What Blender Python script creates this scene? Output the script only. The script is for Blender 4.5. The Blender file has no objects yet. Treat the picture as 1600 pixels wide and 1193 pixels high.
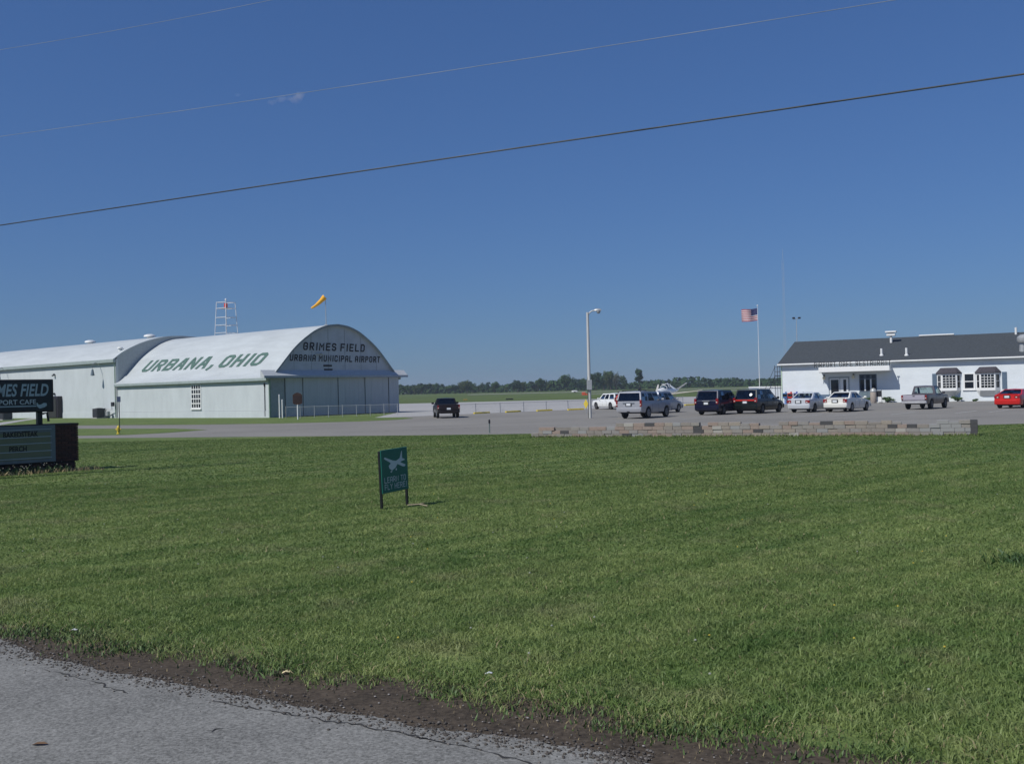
import bpy, bmesh, math, random
import numpy as np
from mathutils import Vector, Matrix

random.seed(7)
rng = np.random.default_rng(7)
SC = bpy.context.scene
COL = SC.collection
R = math.radians

# ------------------------------------------------------------------ camera
F = 1570.0; CX = 800.0; CY = 596.5; CAMH = 2.15
PITCH = math.atan(13.5 / F); ROLL = R(1.36)
fw = Vector((0, math.cos(PITCH), math.sin(PITCH)))
r0 = Vector((1, 0, 0)); u0 = Vector((0, -math.sin(PITCH), math.cos(PITCH)))
cX = math.cos(ROLL) * r0 - math.sin(ROLL) * u0
cY = math.sin(ROLL) * r0 + math.cos(ROLL) * u0
EYE = Vector((0, 0, CAMH))
cam = bpy.data.cameras.new("camera"); cam.sensor_width = 36; cam.lens = 36 * F / 1600
cam.clip_start = 0.1; cam.clip_end = 9000
co = bpy.data.objects.new("camera", cam); COL.objects.link(co)
co.matrix_world = Matrix(((cX.x, cY.x, -fw.x, 0), (cX.y, cY.y, -fw.y, 0), (cX.z, cY.z, -fw.z, CAMH), (0, 0, 0, 1)))
SC.camera = co

# ------------------------------------------------------------------ world, sun, exposure
SUN_EL = R(48); SUN_H = Vector((-0.80, -0.60, 0))
SUN_DIR = Vector((SUN_H.x * math.cos(SUN_EL), SUN_H.y * math.cos(SUN_EL), math.sin(SUN_EL)))
W = bpy.data.worlds.new("World"); SC.world = W; W.use_nodes = True
nt = W.node_tree; bg = nt.nodes["Background"]
sky = nt.nodes.new("ShaderNodeTexSky"); sky.sky_type = 'NISHITA'; sky.sun_disc = False
sky.sun_elevation = SUN_EL; sky.sun_rotation = math.atan2(SUN_H.x, SUN_H.y)
sky.air_density = 1.25; sky.dust_density = 0.0; sky.ozone_density = 3.0; sky.altitude = 300
tint = nt.nodes.new("ShaderNodeMix"); tint.data_type = 'RGBA'; tint.blend_type = 'MULTIPLY'; tint.inputs[0].default_value = 1
tint.inputs[7].default_value = (0.46, 0.785, 1.44, 1)
gam = nt.nodes.new("ShaderNodeGamma"); gam.inputs[1].default_value = 0.68; nt.links.new(sky.outputs[0], gam.inputs[0])
nt.links.new(gam.outputs[0], tint.inputs[6]); nt.links.new(tint.outputs[2], bg.inputs[0]); bg.inputs[1].default_value = 0.083
sl = bpy.data.lights.new("sun", 'SUN'); sl.energy = 4.0; sl.angle = R(0.53); sl.color = (1, 0.98, 0.93)
so = bpy.data.objects.new("sun", sl); COL.objects.link(so)
so.rotation_euler = SUN_DIR.to_track_quat('Z', 'Y').to_euler(); so.location = (-40, -30, 60)
SC.view_settings.view_transform = 'Standard'; SC.view_settings.look = 'None'
SC.view_settings.exposure = 0.0; SC.view_settings.gamma = 1.0; SC.view_settings.use_curve_mapping = False

# ------------------------------------------------------------------ surveying helpers: where a sight line meets the ground or a wall
def ray(px, py): return fw * F + cX * (px - CX) + cY * (CY - py)
def G(px, py, z=0.0):
    d = ray(px, py); t = (z - CAMH) / d.z
    return EYE + d * t
def AT(px, py, dist):
    d = ray(px, py); return EYE + d * (dist / d.y)
class Wall:
    """vertical plane through P0 along dr; uv() gives local (u, z) where the sight line meets it, 'off' metres in front"""
    def __init__(s, P0, dr):
        s.P = Vector((P0[0], P0[1], 0)); s.d = Vector((dr[0], dr[1], 0)).normalized(); s.n = Vector((s.d.y, -s.d.x, 0))
        s.rot = math.atan2(s.d.y, s.d.x)
    def uv(s, px, py, off=0.0):
        d = ray(px, py); P = s.P + s.n * off
        p = EYE + d * ((P - EYE).dot(s.n) / d.dot(s.n))
        return (p - s.P).dot(s.d), p.z

# ------------------------------------------------------------------ materials
MATS = {}
def nodes_of(name):
    m = bpy.data.materials.new(name); m.use_nodes = True
    return m, m.node_tree, m.node_tree.nodes["Principled BSDF"]
def mat(name, col, rough=0.6, metal=0.0, var=0.12, scale=4.0, bump=0.0, bscale=None, coat=0.0, spec=0.4, space='Object', stretch=None, detail=5):
    if name in MATS: return MATS[name]
    m, t, b = nodes_of(name); N, L = t.nodes.new, t.links.new
    tc = N("ShaderNodeTexCoord"); src = tc.outputs[space]
    if space == 'World':
        pass
    mp = N("ShaderNodeMapping"); L(src, mp.inputs[0])
    if stretch: mp.inputs['Scale'].default_value = stretch
    nz = N("ShaderNodeTexNoise"); nz.inputs['Scale'].default_value = scale; nz.inputs['Detail'].default_value = detail; nz.inputs['Roughness'].default_value = 0.65
    L(mp.outputs[0], nz.inputs['Vector'])
    rp = N("ShaderNodeValToRGB"); L(nz.outputs[0], rp.inputs[0])
    lo = [max(0, c * (1 - var)) for c in col]; hi = [min(1, c * (1 + var)) for c in col]
    rp.color_ramp.elements[0].position = 0.3; rp.color_ramp.elements[1].position = 0.7
    rp.color_ramp.elements[0].color = (*lo, 1); rp.color_ramp.elements[1].color = (*hi, 1)
    L(rp.outputs[0], b.inputs['Base Color'])
    b.inputs['Roughness'].default_value = rough; b.inputs['Metallic'].default_value = metal
    b.inputs['Specular IOR Level'].default_value = spec
    b.inputs['Coat Weight'].default_value = coat; b.inputs['Coat Roughness'].default_value = 0.16
    if bump:
        n2 = N("ShaderNodeTexNoise"); n2.inputs['Scale'].default_value = bscale or scale * 4; n2.inputs['Detail'].default_value = 3
        L(mp.outputs[0], n2.inputs['Vector'])
        bp = N("ShaderNodeBump"); bp.inputs['Strength'].default_value = bump; bp.inputs['Distance'].default_value = 0.02
        L(n2.outputs[0], bp.inputs['Height']); L(bp.outputs[0], b.inputs['Normal'])
    MATS[name] = m
    return m
def glass(name, tint, refl=0.08):
    if name in MATS: return MATS[name]
    m = bpy.data.materials.new(name); m.use_nodes = True; t = m.node_tree
    for n in list(t.nodes): t.nodes.remove(n)
    N, L = t.nodes.new, t.links.new
    out = N("ShaderNodeOutputMaterial"); mx = N("ShaderNodeMixShader")
    tr = N("ShaderNodeBsdfTransparent"); tr.inputs[0].default_value = (*tint, 1)
    gl = N("ShaderNodeBsdfGlossy"); gl.inputs['Roughness'].default_value = 0.02; gl.inputs[0].default_value = (0.9, 0.95, 1, 1)
    lw = N("ShaderNodeLayerWeight"); lw.inputs[0].default_value = 0.35
    mm = N("ShaderNodeMath"); mm.operation = 'MULTIPLY_ADD'; mm.inputs[1].default_value = 0.28; mm.inputs[2].default_value = refl
    L(lw.outputs[0], mm.inputs[0]); L(mm.outputs[0], mx.inputs[0]); L(tr.outputs[0], mx.inputs[1]); L(gl.outputs[0], mx.inputs[2]); L(mx.outputs[0], out.inputs[0])
    MATS[name] = m; return m

hangar_white = mat("white_hangar_block", (0.505, 0.54, 0.55), 0.75, var=0.085, scale=0.45, bump=0.25, bscale=14, stretch=(1, 1.6, .6), detail=8)
white_wall = mat("white_painted_block", (0.70, 0.74, 0.76), 0.75, var=0.05, scale=0.6, bump=0.25, bscale=14, stretch=(1, 1, 3))
white_trim = mat("white_trim", (0.80, 0.80, 0.78), 0.5, var=0.03, scale=2)
eave_trim = mat("grey_eave_paint", (0.30, 0.35, 0.34), 0.6, var=0.12, scale=2)  # grey paint of the eave boards
fade_green = mat("faded_green_trim", (0.20, 0.28, 0.22), 0.6, var=0.15)
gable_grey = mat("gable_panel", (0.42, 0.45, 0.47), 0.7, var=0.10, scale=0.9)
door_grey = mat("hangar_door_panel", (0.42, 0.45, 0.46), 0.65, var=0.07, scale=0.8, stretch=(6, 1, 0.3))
black = mat("black_paint", (0.012, 0.012, 0.014), 0.45, var=0.3)
ink = mat("lettering_dark_grey", (0.070, 0.135, 0.112), 0.8, var=0.25, scale=3)
gable_ink = mat("lettering_black", (0.018, 0.018, 0.02), 0.7, var=0.3)
dark_metal = mat("dark_metal", (0.03, 0.03, 0.035), 0.5, 0.3)
galv = mat("galvanised_steel", (0.42, 0.43, 0.43), 0.5, 0.35, var=0.12, scale=6)
white_metal = mat("white_metal", (0.75, 0.75, 0.73), 0.5, var=0.06)
dark_glass = mat("dark_window_glass", (0.012, 0.014, 0.02), 0.05, var=0.2, spec=0.6)
concrete = mat("concrete_grey", (0.34, 0.335, 0.32), 0.85, var=0.1, scale=1.5, bump=0.2)
yellow = mat("yellow_paint", (0.62, 0.47, 0.05), 0.6, var=0.12, scale=8)
orange = mat("orange_fabric", (0.85, 0.42, 0.03), 0.8, var=0.08)
red_light = mat("red_lamp", (0.65, 0.06, 0.03), 0.3, var=0.05)
rubber = mat("tyre_rubber", (0.014, 0.014, 0.014), 0.85, var=0.3, scale=20)
alloy = mat("alloy_rim", (0.42, 0.43, 0.45), 0.35, 0.7, var=0.05)
dull_rim = mat("dull_steel_rim", (0.16, 0.16, 0.17), 0.5, 0.5, var=0.1)
cabin_dark = mat("cabin_trim", (0.035, 0.036, 0.04), 0.8, var=0.2)
tail_red = mat("tail_lamp_red", (0.22, 0.010, 0.014), 0.18, var=0.1, coat=0.5)
lamp_clear = mat("lamp_lens_clear", (0.65, 0.62, 0.55), 0.15, var=0.05, coat=0.5)
amber = mat("amber_lens", (0.7, 0.2, 0.02), 0.2, var=0.05)
plate_white = mat("number_plate", (0.68, 0.70, 0.72), 0.4, var=0.06, scale=20)
shingle = mat("roof_shingle", (0.062, 0.072, 0.082), 0.9, var=0.25, scale=5, bump=0.5, bscale=30)
car_glass = glass("tinted_car_glass", (0.10, 0.12, 0.12), 0.05)
dark_car_glass = glass("dark_tinted_car_glass", (0.02, 0.022, 0.025), 0.05)
clear_car_glass = glass("clear_car_glass", (0.62, 0.70, 0.68), 0.06)

# ------------------------------------------------------------------ mesh building
class MB:
    def __init__(s): s.v = []; s.f = []; s.m = []
    def add(s, vs, fs, mi=0):
        o = len(s.v); s.v += [tuple(v) for v in vs]; s.f += [tuple(i + o for i in f) for f in fs]; s.m += [mi] * len(fs); return s
    def box(s, c, d, rz=0, mi=0, bev=0, taper=1.0):
        cx, cy, cz = c; dx, dy, dz = d[0] / 2, d[1] / 2, d[2] / 2
        ca, sa = math.cos(rz), math.sin(rz)
        if bev <= 0:
            pts = [(x, y, z) for z in (-dz, dz) for x, y in ((-dx, -dy), (dx, -dy), (dx, dy), (-dx, dy))]
            pts = [(x * (taper if z > 0 else 1), y * (taper if z > 0 else 1), z) for x, y, z in pts]
            fs = [(3, 2, 1, 0), (4, 5, 6, 7), (0, 1, 5, 4), (1, 2, 6, 5), (2, 3, 7, 6), (3, 0, 4, 7)]
        else:
            b = min(bev, dx * .99, dy * .99, dz * .99)
            ring = lambda z, i: [(-dx + i, -dy + b if i < b else -dy + i, z)] and [(-dx + b, -dy + i, z), (dx - b, -dy + i, z), (dx - i, -dy + b, z), (dx - i, dy - b, z), (dx - b, dy - i, z), (-dx + b, dy - i, z), (-dx + i, dy - b, z), (-dx + i, -dy + b, z)]
            pts = ring(-dz, b * .9) + ring(-dz + b, 0) + ring(dz - b, 0) + ring(dz, b * .9)
            fs = [tuple(range(7, -1, -1)), tuple(range(24, 32))]
            for k in range(3):
                for i in range(8):
                    j = (i + 1) % 8; fs.append((k * 8 + i, k * 8 + j, k * 8 + 8 + j, k * 8 + 8 + i))
        pts = [(cx + x * ca - y * sa, cy + x * sa + y * ca, cz + z) for x, y, z in pts]
        return s.add(pts, fs, mi)
    def b2(s, x0, x1, y0, y1, z0, z1, mi=0, bev=0):
        return s.box(((x0 + x1) / 2, (y0 + y1) / 2, (z0 + z1) / 2), (abs(x1 - x0), abs(y1 - y0), abs(z1 - z0)), 0, mi, bev)
    def quad(s, a, b, c, d, mi=0): return s.add([a, b, c, d], [(0, 1, 2, 3)], mi)
    def tube(s, pts, r, n=8, mi=0, r1=None, cap=True):
        pts = [Vector(p) for p in pts]; k = len(pts); vs = []; fs = []
        up = Vector((0, 0, 1))
        for i, p in enumerate(pts):
            t = (pts[min(i + 1, k - 1)] - pts[max(i - 1, 0)]).normalized()
            a = t.cross(up if abs(t.z) < .95 else Vector((1, 0, 0))).normalized(); b = t.cross(a)
            rr = r if r1 is None else r + (r1 - r) * i / (k - 1)
            if isinstance(r, (list, tuple)): rr = r[i]
            vs += [p + (a * math.cos(2 * math.pi * j / n) + b * math.sin(2 * math.pi * j / n)) * rr for j in range(n)]
        for i in range(k - 1):
            for j in range(n):
                l = (j + 1) % n; fs.append((i * n + j, i * n + l, (i + 1) * n + l, (i + 1) * n + j))
        if cap: fs += [tuple(range(n - 1, -1, -1)), tuple(range((k - 1) * n, k * n))]
        return s.add(vs, fs, mi)
    def lathe(s, prof, c=(0, 0, 0), n=16, axis='z', mi=0):
        vs = []; fs = []; k = len(prof)
        for r, h in prof:
            for j in range(n):
                a = 2 * math.pi * j / n
                if axis == 'z': vs.append((c[0] + r * math.cos(a), c[1] + r * math.sin(a), c[2] + h))
                elif axis == 'y': vs.append((c[0] + r * math.cos(a), c[1] + h, c[2] + r * math.sin(a)))
                else: vs.append((c[0] + h, c[1] + r * math.cos(a), c[2] + r * math.sin(a)))
        for i in range(k - 1):
            for j in range(n):
                l = (j + 1) % n; fs.append((i * n + j, i * n + l, (i + 1) * n + l, (i + 1) * n + j))
        fs += [tuple(range(n - 1, -1, -1)), tuple(range((k - 1) * n, k * n))]
        return s.add(vs, fs, mi)
    def prism(s, poly, off, mi=0):
        n = len(poly); a = [Vector(p) for p in poly]; off = Vector(off); vs = a + [p + off for p in a]
        fs = [tuple(range(n - 1, -1, -1)), tuple(range(n, 2 * n))] + [(i, (i + 1) % n, (i + 1) % n + n, i + n) for i in range(n)]
        return s.add(vs, fs, mi)
    def loft(s, rings, closed=True, caps=True, mi=0):
        n = len(rings[0]); vs = [p for r in rings for p in r]; fs = []
        for i in range(len(rings) - 1):
            for j in range(n if closed else n - 1):
                l = (j + 1) % n; fs.append((i * n + j, i * n + l, (i + 1) * n + l, (i + 1) * n + j))
        if caps: fs += [tuple(range(n - 1, -1, -1)), tuple(range((len(rings) - 1) * n, len(rings) * n))]
        return s.add(vs, fs, mi)
    def mesh(s, name, mats, smooth=0, fixn=True):
        me = bpy.data.meshes.new(name); me.from_pydata(s.v, [], s.f)
        for m in (mats if isinstance(mats, (list, tuple)) else [mats]): me.materials.append(m)
        if any(s.m): me.polygons.foreach_set("material_index", s.m)
        if fixn:
            bm = bmesh.new(); bm.from_mesh(me); bmesh.ops.recalc_face_normals(bm, faces=bm.faces); bm.to_mesh(me); bm.free()
        if smooth:
            me.polygons.foreach_set("use_smooth", [True] * len(me.polygons))
            try: me.set_sharp_from_angle(angle=R(smooth))
            except Exception: pass
        me.update(); return me
    def build(s, name, mats, parent=None, smooth=0, loc=None, fixn=True):
        o = bpy.data.objects.new(name, s.mesh(name, mats, smooth, fixn)); COL.objects.link(o)
        if parent: o.parent = parent
        if loc: o.location = loc
        return o
def tag(o, label=None, cat=None, group=None, kind=None):
    if label: o['label'] = label
    if cat: o['category'] = cat
    if group: o['group'] = group
    if kind: o['kind'] = kind
    return o
def thing(name, label, cat, loc=(0, 0, 0), rz=0.0, group=None):
    o = bpy.data.objects.new(name, None); o.empty_display_size = 0.3; COL.objects.link(o)
    o.location = loc; o.rotation_euler = (0, 0, rz); return tag(o, label, cat, group)
def inst(name, me, parent, loc=(0, 0, 0), rot=(0, 0, 0), sc=(1, 1, 1)):
    o = bpy.data.objects.new(name, me); COL.objects.link(o); o.parent = parent; o.location = loc; o.rotation_euler = rot; o.scale = sc; return o
def dup(root, loc, rz=0.0, label=None, scale=None):
    def cp(o, par):
        c = o.copy(); COL.objects.link(c); c.parent = par
        for ch in list(o.children): cp(ch, c)
        return c
    c = cp(root, None); c.location = loc; c.rotation_euler = (0, 0, rz)
    if scale: c.scale = scale
    if label: c['label'] = label
    return c

def font_text(txt, height, fn, bold=0.0, slant=0.0, proud=.004, space=1.0):
    """rounded sans lettering; fn(x, y, d) with x in 0..1 along the text"""
    cu = bpy.data.curves.new("text", 'FONT'); cu.body = txt; cu.size = 1.0; cu.offset = bold; cu.space_character = space; cu.resolution_u = 3; cu.fill_mode = 'FRONT'
    o = bpy.data.objects.new("text", cu); COL.objects.link(o); dg_ = bpy.context.evaluated_depsgraph_get(); me = bpy.data.meshes.new_from_object(o.evaluated_get(dg_))
    P = [(v.co.x + slant * v.co.y, v.co.y) for v in me.vertices]; F_ = [tuple(p.vertices) for p in me.polygons]; bpy.data.objects.remove(o); bpy.data.curves.remove(cu); bpy.data.meshes.remove(me)
    x0 = min(p[0] for p in P); x1 = max(p[0] for p in P); y1 = max(p[1] for p in P); y0 = 0.0
    b = MB(); b.add([fn((x - x0) / (x1 - x0), (y - y0) / (y1 - y0) * height, proud) for x, y in P], F_); return b
# ------------------------------------------------------------------ stroke lettering (square, chamfered)
w = .6
GLY = {
 'A': [[(0, 0), (0, .84), (.14, 1), (.46, 1), (.6, .84), (.6, 0)], [(0, .42), (.6, .42)]],
 'B': [[(0, .52), (.5, .52), (.6, .64), (.6, .88), (.48, 1), (0, 1), (0, 0), (.48, 0), (.6, .12), (.6, .42), (.5, .52)]],
 'C': [[(.6, .74), (.6, .86), (.46, 1), (.14, 1), (0, .86), (0, .14), (.14, 0), (.46, 0), (.6, .14), (.6, .26)]],
 'D': [[(0, 0), (0, 1), (.44, 1), (.6, .84), (.6, .16), (.44, 0), (-.0, 0)]],
 'E': [[(.58, 1), (0, 1), (0, 0), (.58, 0)], [(0, .52), (.5, .52)]],
 'F': [[(.58, 1), (0, 1), (0, 0)], [(0, .5), (.48, .5)]],
 'G': [[(.6, .76), (.6, .86), (.46, 1), (.14, 1), (0, .86), (0, .14), (.14, 0), (.46, 0), (.6, .14), (.6, .5), (.32, .5)]],
 'H': [[(0, 0), (0, 1)], [(.6, 0), (.6, 1)], [(0, .5), (.6, .5)]],
 'I': [[(.08, 0), (.08, 1)]],
 'K': [[(0, 0), (0, 1)], [(.56, 1), (.1, .5), (.6, 0)]],
 'L': [[(0, 1), (0, 0), (.55, 0)]],
 'M': [[(0, 0), (0, 1), (.36, .45), (.72, 1), (.72, 0)]],
 'N': [[(0, 0), (0, 1), (.6, 0), (.6, 1)]],
 'O': [[(.14, 0), (0, .14), (0, .86), (.14, 1), (.46, 1), (.6, .86), (.6, .14), (.46, 0), (.14, 0)]],
 'P': [[(0, 0), (0, 1), (.46, 1), (.6, .86), (.6, .6), (.46, .46), (0, .46)]],
 'R': [[(0, 0), (0, 1), (.46, 1), (.6, .86), (.6, .6), (.46, .48), (0, .48)], [(.3, .48), (.6, 0)]],
 'S': [[(.58, .84), (.44, 1), (.14, 1), (0, .86), (0, .64), (.14, .52), (.46, .5), (.6, .36), (.6, .14), (.46, 0), (.14, 0), (0, .16)]],
 'T': [[(0, 1), (.6, 1)], [(.3, 1), (.3, 0)]],
 'U': [[(0, 1), (0, .14), (.14, 0), (.46, 0), (.6, .14), (.6, 1)]],
 'Y': [[(0, 1), (.3, .5), (.6, 1)], [(.3, .5), (.3, 0)]],
 ',': [[(.14, .1), (.14, -.02), (.04, -.2)]], '!': [[(.1, 1), (.1, .3)], [(.1, .12), (.1, 0)]],
}
def ribbon(pts, t, seg=None):
    P = [Vector(p) for p in pts]
    closed = (P[0] - P[-1]).length < 1e-6
    if not closed:
        d0 = (P[1] - P[0]).normalized(); d1 = (P[-1] - P[-2]).normalized()
        P[0] = P[0] - d0 * t * .5; P[-1] = P[-1] + d1 * t * .5
    if seg:
        Q = [P[0]]
        for a, b in zip(P, P[1:]):
            k = max(1, int(math.ceil((b - a).length / seg)))
            Q += [a.lerp(b, (i + 1) / k) for i in range(k)]
        P = Q
    n = len(P); Lf = []; Rt = []
    for i in range(n):
        if closed and i in (0, n - 1): da = (P[-1] - P[-2]).normalized(); db = (P[1] - P[0]).normalized()
        else:
            db = (P[min(i + 1, n - 1)] - P[min(i, n - 2)]).normalized(); da = (P[max(i, 1)] - P[max(i - 1, 0)]).normalized()
        na = Vector((-da.y, da.x)); nb = Vector((-db.y, db.x)); m = (na + nb)
        m = m.normalized() if m.length > 1e-4 else na
        k = t * .5 / max(.62, m.dot(na)); Lf.append(P[i] + m * k); Rt.append(P[i] - m * k)
    return Lf, Rt
def lettering(txt, height, thick, fn, slant=0.0, gap=.26, wide=1.0, seg=None, depth=0.0, space=.5, proud=.004):
    """fn(x, y, d) -> point; x runs along the text, y up, d out of the surface. returns MB and total width"""
    b = MB(); x = 0.0
    for ch in txt:
        if ch == ' ': x += space; continue
        g = GLY[ch]; gw = max(p[0] for s in g for p in s)
        for k, s in enumerate(g):
            Lf, Rt = ribbon(s, thick, seg)
            o = proud + depth + .0015 * k
            to = lambda p, d: fn((x + thick * .5 + p.x * wide + p.y * slant) * height, p.y * height, d)
            n = len(Lf)
            vs = [to(p, o) for p in Lf] + [to(p, o) for p in Rt]
            fs = [(i, i + 1, n + i + 1, n + i) for i in range(n - 1)]
            if depth:
                vs += [to(p, proud) for p in Lf] + [to(p, proud) for p in Rt]
                fs += [(i, i + 1, 2 * n + i + 1, 2 * n + i) for i in range(n - 1)] + [(n + i, n + i + 1, 3 * n + i + 1, 3 * n + i) for i in range(n - 1)]
                fs += [(0, n, 3 * n, 2 * n), (n - 1, 2 * n - 1, 4 * n - 1, 3 * n - 1)]
            b.add(vs, fs)
        x += gw * wide + thick + gap
    return b, (x - gap) * height
ROOF_A = [[(0, 0), (.22, 1), (.38, 1), (.6, 0)], [(.10, .34), (.50, .34)]]
def text_width(txt, height, thick, gap=.26, wide=1.0, space=.5):
    x = 0.0
    for ch in txt:
        x += space if ch == ' ' else max(p[0] for s in GLY[ch] for p in s) * wide + thick + gap
    return (x - gap) * height

# ================================================================== GROUND
def world_coords(N, L):
    g = N("ShaderNodeNewGeometry"); return g.outputs['Position']
def lawn_material(name, blades=False):
    m, t, b = nodes_of(name); N, L = t.nodes.new, t.links.new
    pos = world_coords(N, L)
    def noise(scale, det=4, stretch=None, rot=0):
        n = N("ShaderNodeTexNoise"); n.inputs['Scale'].default_value = scale; n.inputs['Detail'].default_value = det; n.inputs['Roughness'].default_value = .62
        m0 = N("ShaderNodeMapping"); L(pos, m0.inputs[0]); m0.inputs['Rotation'].default_value = (0, 0, rot); mp = N("ShaderNodeMapping"); L(m0.outputs[0], mp.inputs[0])
        if stretch: mp.inputs['Scale'].default_value = stretch
        L(mp.outputs[0], n.inputs['Vector']); return n.outputs[0]
    def ramp(src, p0, c0, p1, c1):
        r = N("ShaderNodeValToRGB"); L(src, r.inputs[0]); e = r.color_ramp.elements
        e[0].position = p0; e[0].color = (*c0, 1); e[1].position = p1; e[1].color = (*c1, 1); return r.outputs[0]
    def mix(a, bb, fac, mode='MIX'):
        x = N("ShaderNodeMix"); x.data_type = 'RGBA'; x.blend_type = mode
        if isinstance(fac, float): x.inputs[0].default_value = fac
        else: L(fac, x.inputs[0])
        for s, i in ((a, 6), (bb, 7)):
            if isinstance(s, tuple): x.inputs[i].default_value = (*s, 1)
            else: L(s, x.inputs[i])
        return x.outputs[2]
    big = ramp(noise(.22, 6), .36, (.072, .122, .026), .64, (.178, .230, .062))
    # mowing passes run roughly along the road
    mow = noise(.8, 4, (.05, 1.5, 1), R(-44))
    c = mix(big, ramp(mow, .42, (.042, .090, .020), .60, (.215, .250, .088)), .45)
    clump = noise(2.3, 5)
    c = mix(c, ramp(clump, .36, (.052, .104, .028), .66, (.176, .215, .078)), .40)
    dry = ramp(noise(.8, 7), .54, (0, 0, 0), .72, (1, 1, 1))
    c = mix(c, (.20, .19, .10), mix((0., 0., 0.), dry, .5))
    if blades:
        a = N("ShaderNodeAttribute"); a.attribute_name = "tint"
        c = mix(c, ramp(a.outputs['Fac'], 0.0, (.75, .85, .65), 1.0, (2.3, 2.15, 2.5)), 1.0, 'MULTIPLY')
        b.inputs['Roughness'].default_value = .5; b.inputs['Specular IOR Level'].default_value = .25
        tr = N("ShaderNodeBsdfTranslucent"); L(c, tr.inputs[0]); ms = N("ShaderNodeMixShader"); ms.inputs[0].default_value = .42
        out = [n for n in t.nodes if n.type == 'OUTPUT_MATERIAL'][0]
        L(b.outputs[0], ms.inputs[1]); L(tr.outputs[0], ms.inputs[2]); L(ms.outputs[0], out.inputs[0])
    else:
        fine = noise(38, 4)
        c = mix(c, ramp(fine, .30, (.55, .58, .55), .70, (1.35, 1.32, 1.35)), .8, 'MULTIPLY')
        b.inputs['Roughness'].default_value = .9; b.inputs['Specular IOR Level'].default_value = .15
        bp = N("ShaderNodeBump"); bp.inputs['Strength'].default_value = .7; bp.inputs['Distance'].default_value = .05
        L(noise(14, 5), bp.inputs['Height']); L(bp.outputs[0], b.inputs['Normal'])
    L(c, b.inputs['Base Color']); return m
def speckle_material(name, base, dark, light, big=.12, fine=60.0, patch=.5, rough=.9, patch_amt=.5):
    m, t, b = nodes_of(name); N, L = t.nodes.new, t.links.new
    pos = world_coords(N, L)
    n1 = N("ShaderNodeTexNoise"); n1.inputs['Scale'].default_value = patch; n1.inputs['Detail'].default_value = 6; L(pos, n1.inputs['Vector'])
    r1 = N("ShaderNodeValToRGB"); L(n1.outputs[0], r1.inputs[0]); r1.color_ramp.elements[0].position = .35; r1.color_ramp.elements[1].position = .68
    k = lambda c, f: tuple(x * f for x in c) + (1,)
    r1.color_ramp.elements[0].color = k(base, 1 - big); r1.color_ramp.elements[1].color = k(base, 1 + big)
    n2 = N("ShaderNodeTexNoise"); n2.inputs['Scale'].default_value = fine; n2.inputs['Detail'].default_value = 3; n2.inputs['Roughness'].default_value = .7; L(pos, n2.inputs['Vector'])
    r2 = N("ShaderNodeValToRGB"); L(n2.outputs[0], r2.inputs[0]); e = r2.color_ramp.elements
    e[0].position = .30; e[0].color = (*dark, 1); e[1].position = .72; e[1].color = (*light, 1)
    x = N("ShaderNodeMix"); x.data_type = 'RGBA'; x.inputs[0].default_value = patch_amt; L(r1.outputs[0], x.inputs[6]); L(r2.outputs[0], x.inputs[7])
    L(x.outputs[2], b.inputs['Base Color']); b.inputs['Roughness'].default_value = rough; b.inputs['Specular IOR Level'].default_value = .2
    bp = N("ShaderNodeBump"); bp.inputs['Strength'].default_value = .35; bp.inputs['Distance'].default_value = .01
    L(n2.outputs[0], bp.inputs['Height']); L(bp.outputs[0], b.inputs['Normal']); return m
lawn_mat = lawn_material("mown_lawn"); blade_mat = lawn_material("grass_blades", True)
field_mat = mat("airfield_grass", (.095, .128, .042), .95, var=.25, scale=.05, spec=.1, stretch=(.5, 1, 1))
road_mat = speckle_material("worn_asphalt", (.185, .182, .168), (.032, .032, .030), (.36, .355, .335), .24, 46, 1.3, patch_amt=.6)
lot_mat = speckle_material("parking_asphalt", (.225, .212, .190), (.16, .152, .138), (.29, .275, .25), .16, 9, .10)
apron_mat = speckle_material("apron_concrete", (.36, .352, .34), (.30, .293, .285), (.42, .412, .40), .08, 3, .05)
dirt_mat = speckle_material("bare_dirt", (.060, .046, .034), (.014, .011, .008), (.135, .108, .078), .5, 22, 2.6)
crack_mat = mat("crack_tar", (.035, .033, .032), .9, var=.4, scale=6)
RISE0, RISE1, SLOPE = 215.0, 900.0, 0.0032
def hz(y): return 0.0 if y < RISE0 else SLOPE * (min(y, RISE1) - RISE0)
def ground_sheet():
    xs = [-2600, -800, -150, -40, -15, 0, 15, 40, 150, 800, 2600]; ys = [-400, -20, 0, 12, 25, 50, 110, RISE0, 330, 500, RISE1, 1700, 2600]
    b = MB(); vs = [(x, y, hz(y)) for y in ys for x in xs]; n = len(xs)
    fs = [(j * n + i, j * n + i + 1, (j + 1) * n + i + 1, (j + 1) * n + i) for j in range(len(ys) - 1) for i in range(n - 1)]
    b.add(vs, fs); b.m = [1 if ys[j] >= 110 else 0 for j in range(len(ys) - 1) for i in range(n - 1)]
    return tag(b.build("ground", [lawn_mat, field_mat]), kind="structure")
ground_sheet()
def sheet(name, pts, z, m, follow=False):
    b = MB(); b.add([(p[0], p[1], (hz(p[1]) if follow else 0) + z) for p in pts], [tuple(range(len(pts)))])
    me = b.mesh(name, m, fixn=False)
    bm = bmesh.new(); bm.from_mesh(me); bmesh.ops.triangulate(bm, faces=bm.faces)
    for f in bm.faces:
        if f.normal.z < 0: f.normal_flip()
    bm.to_mesh(me); bm.free()
    o = bpy.data.objects.new(name, me); COL.objects.link(o); return tag(o, kind="structure")
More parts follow.
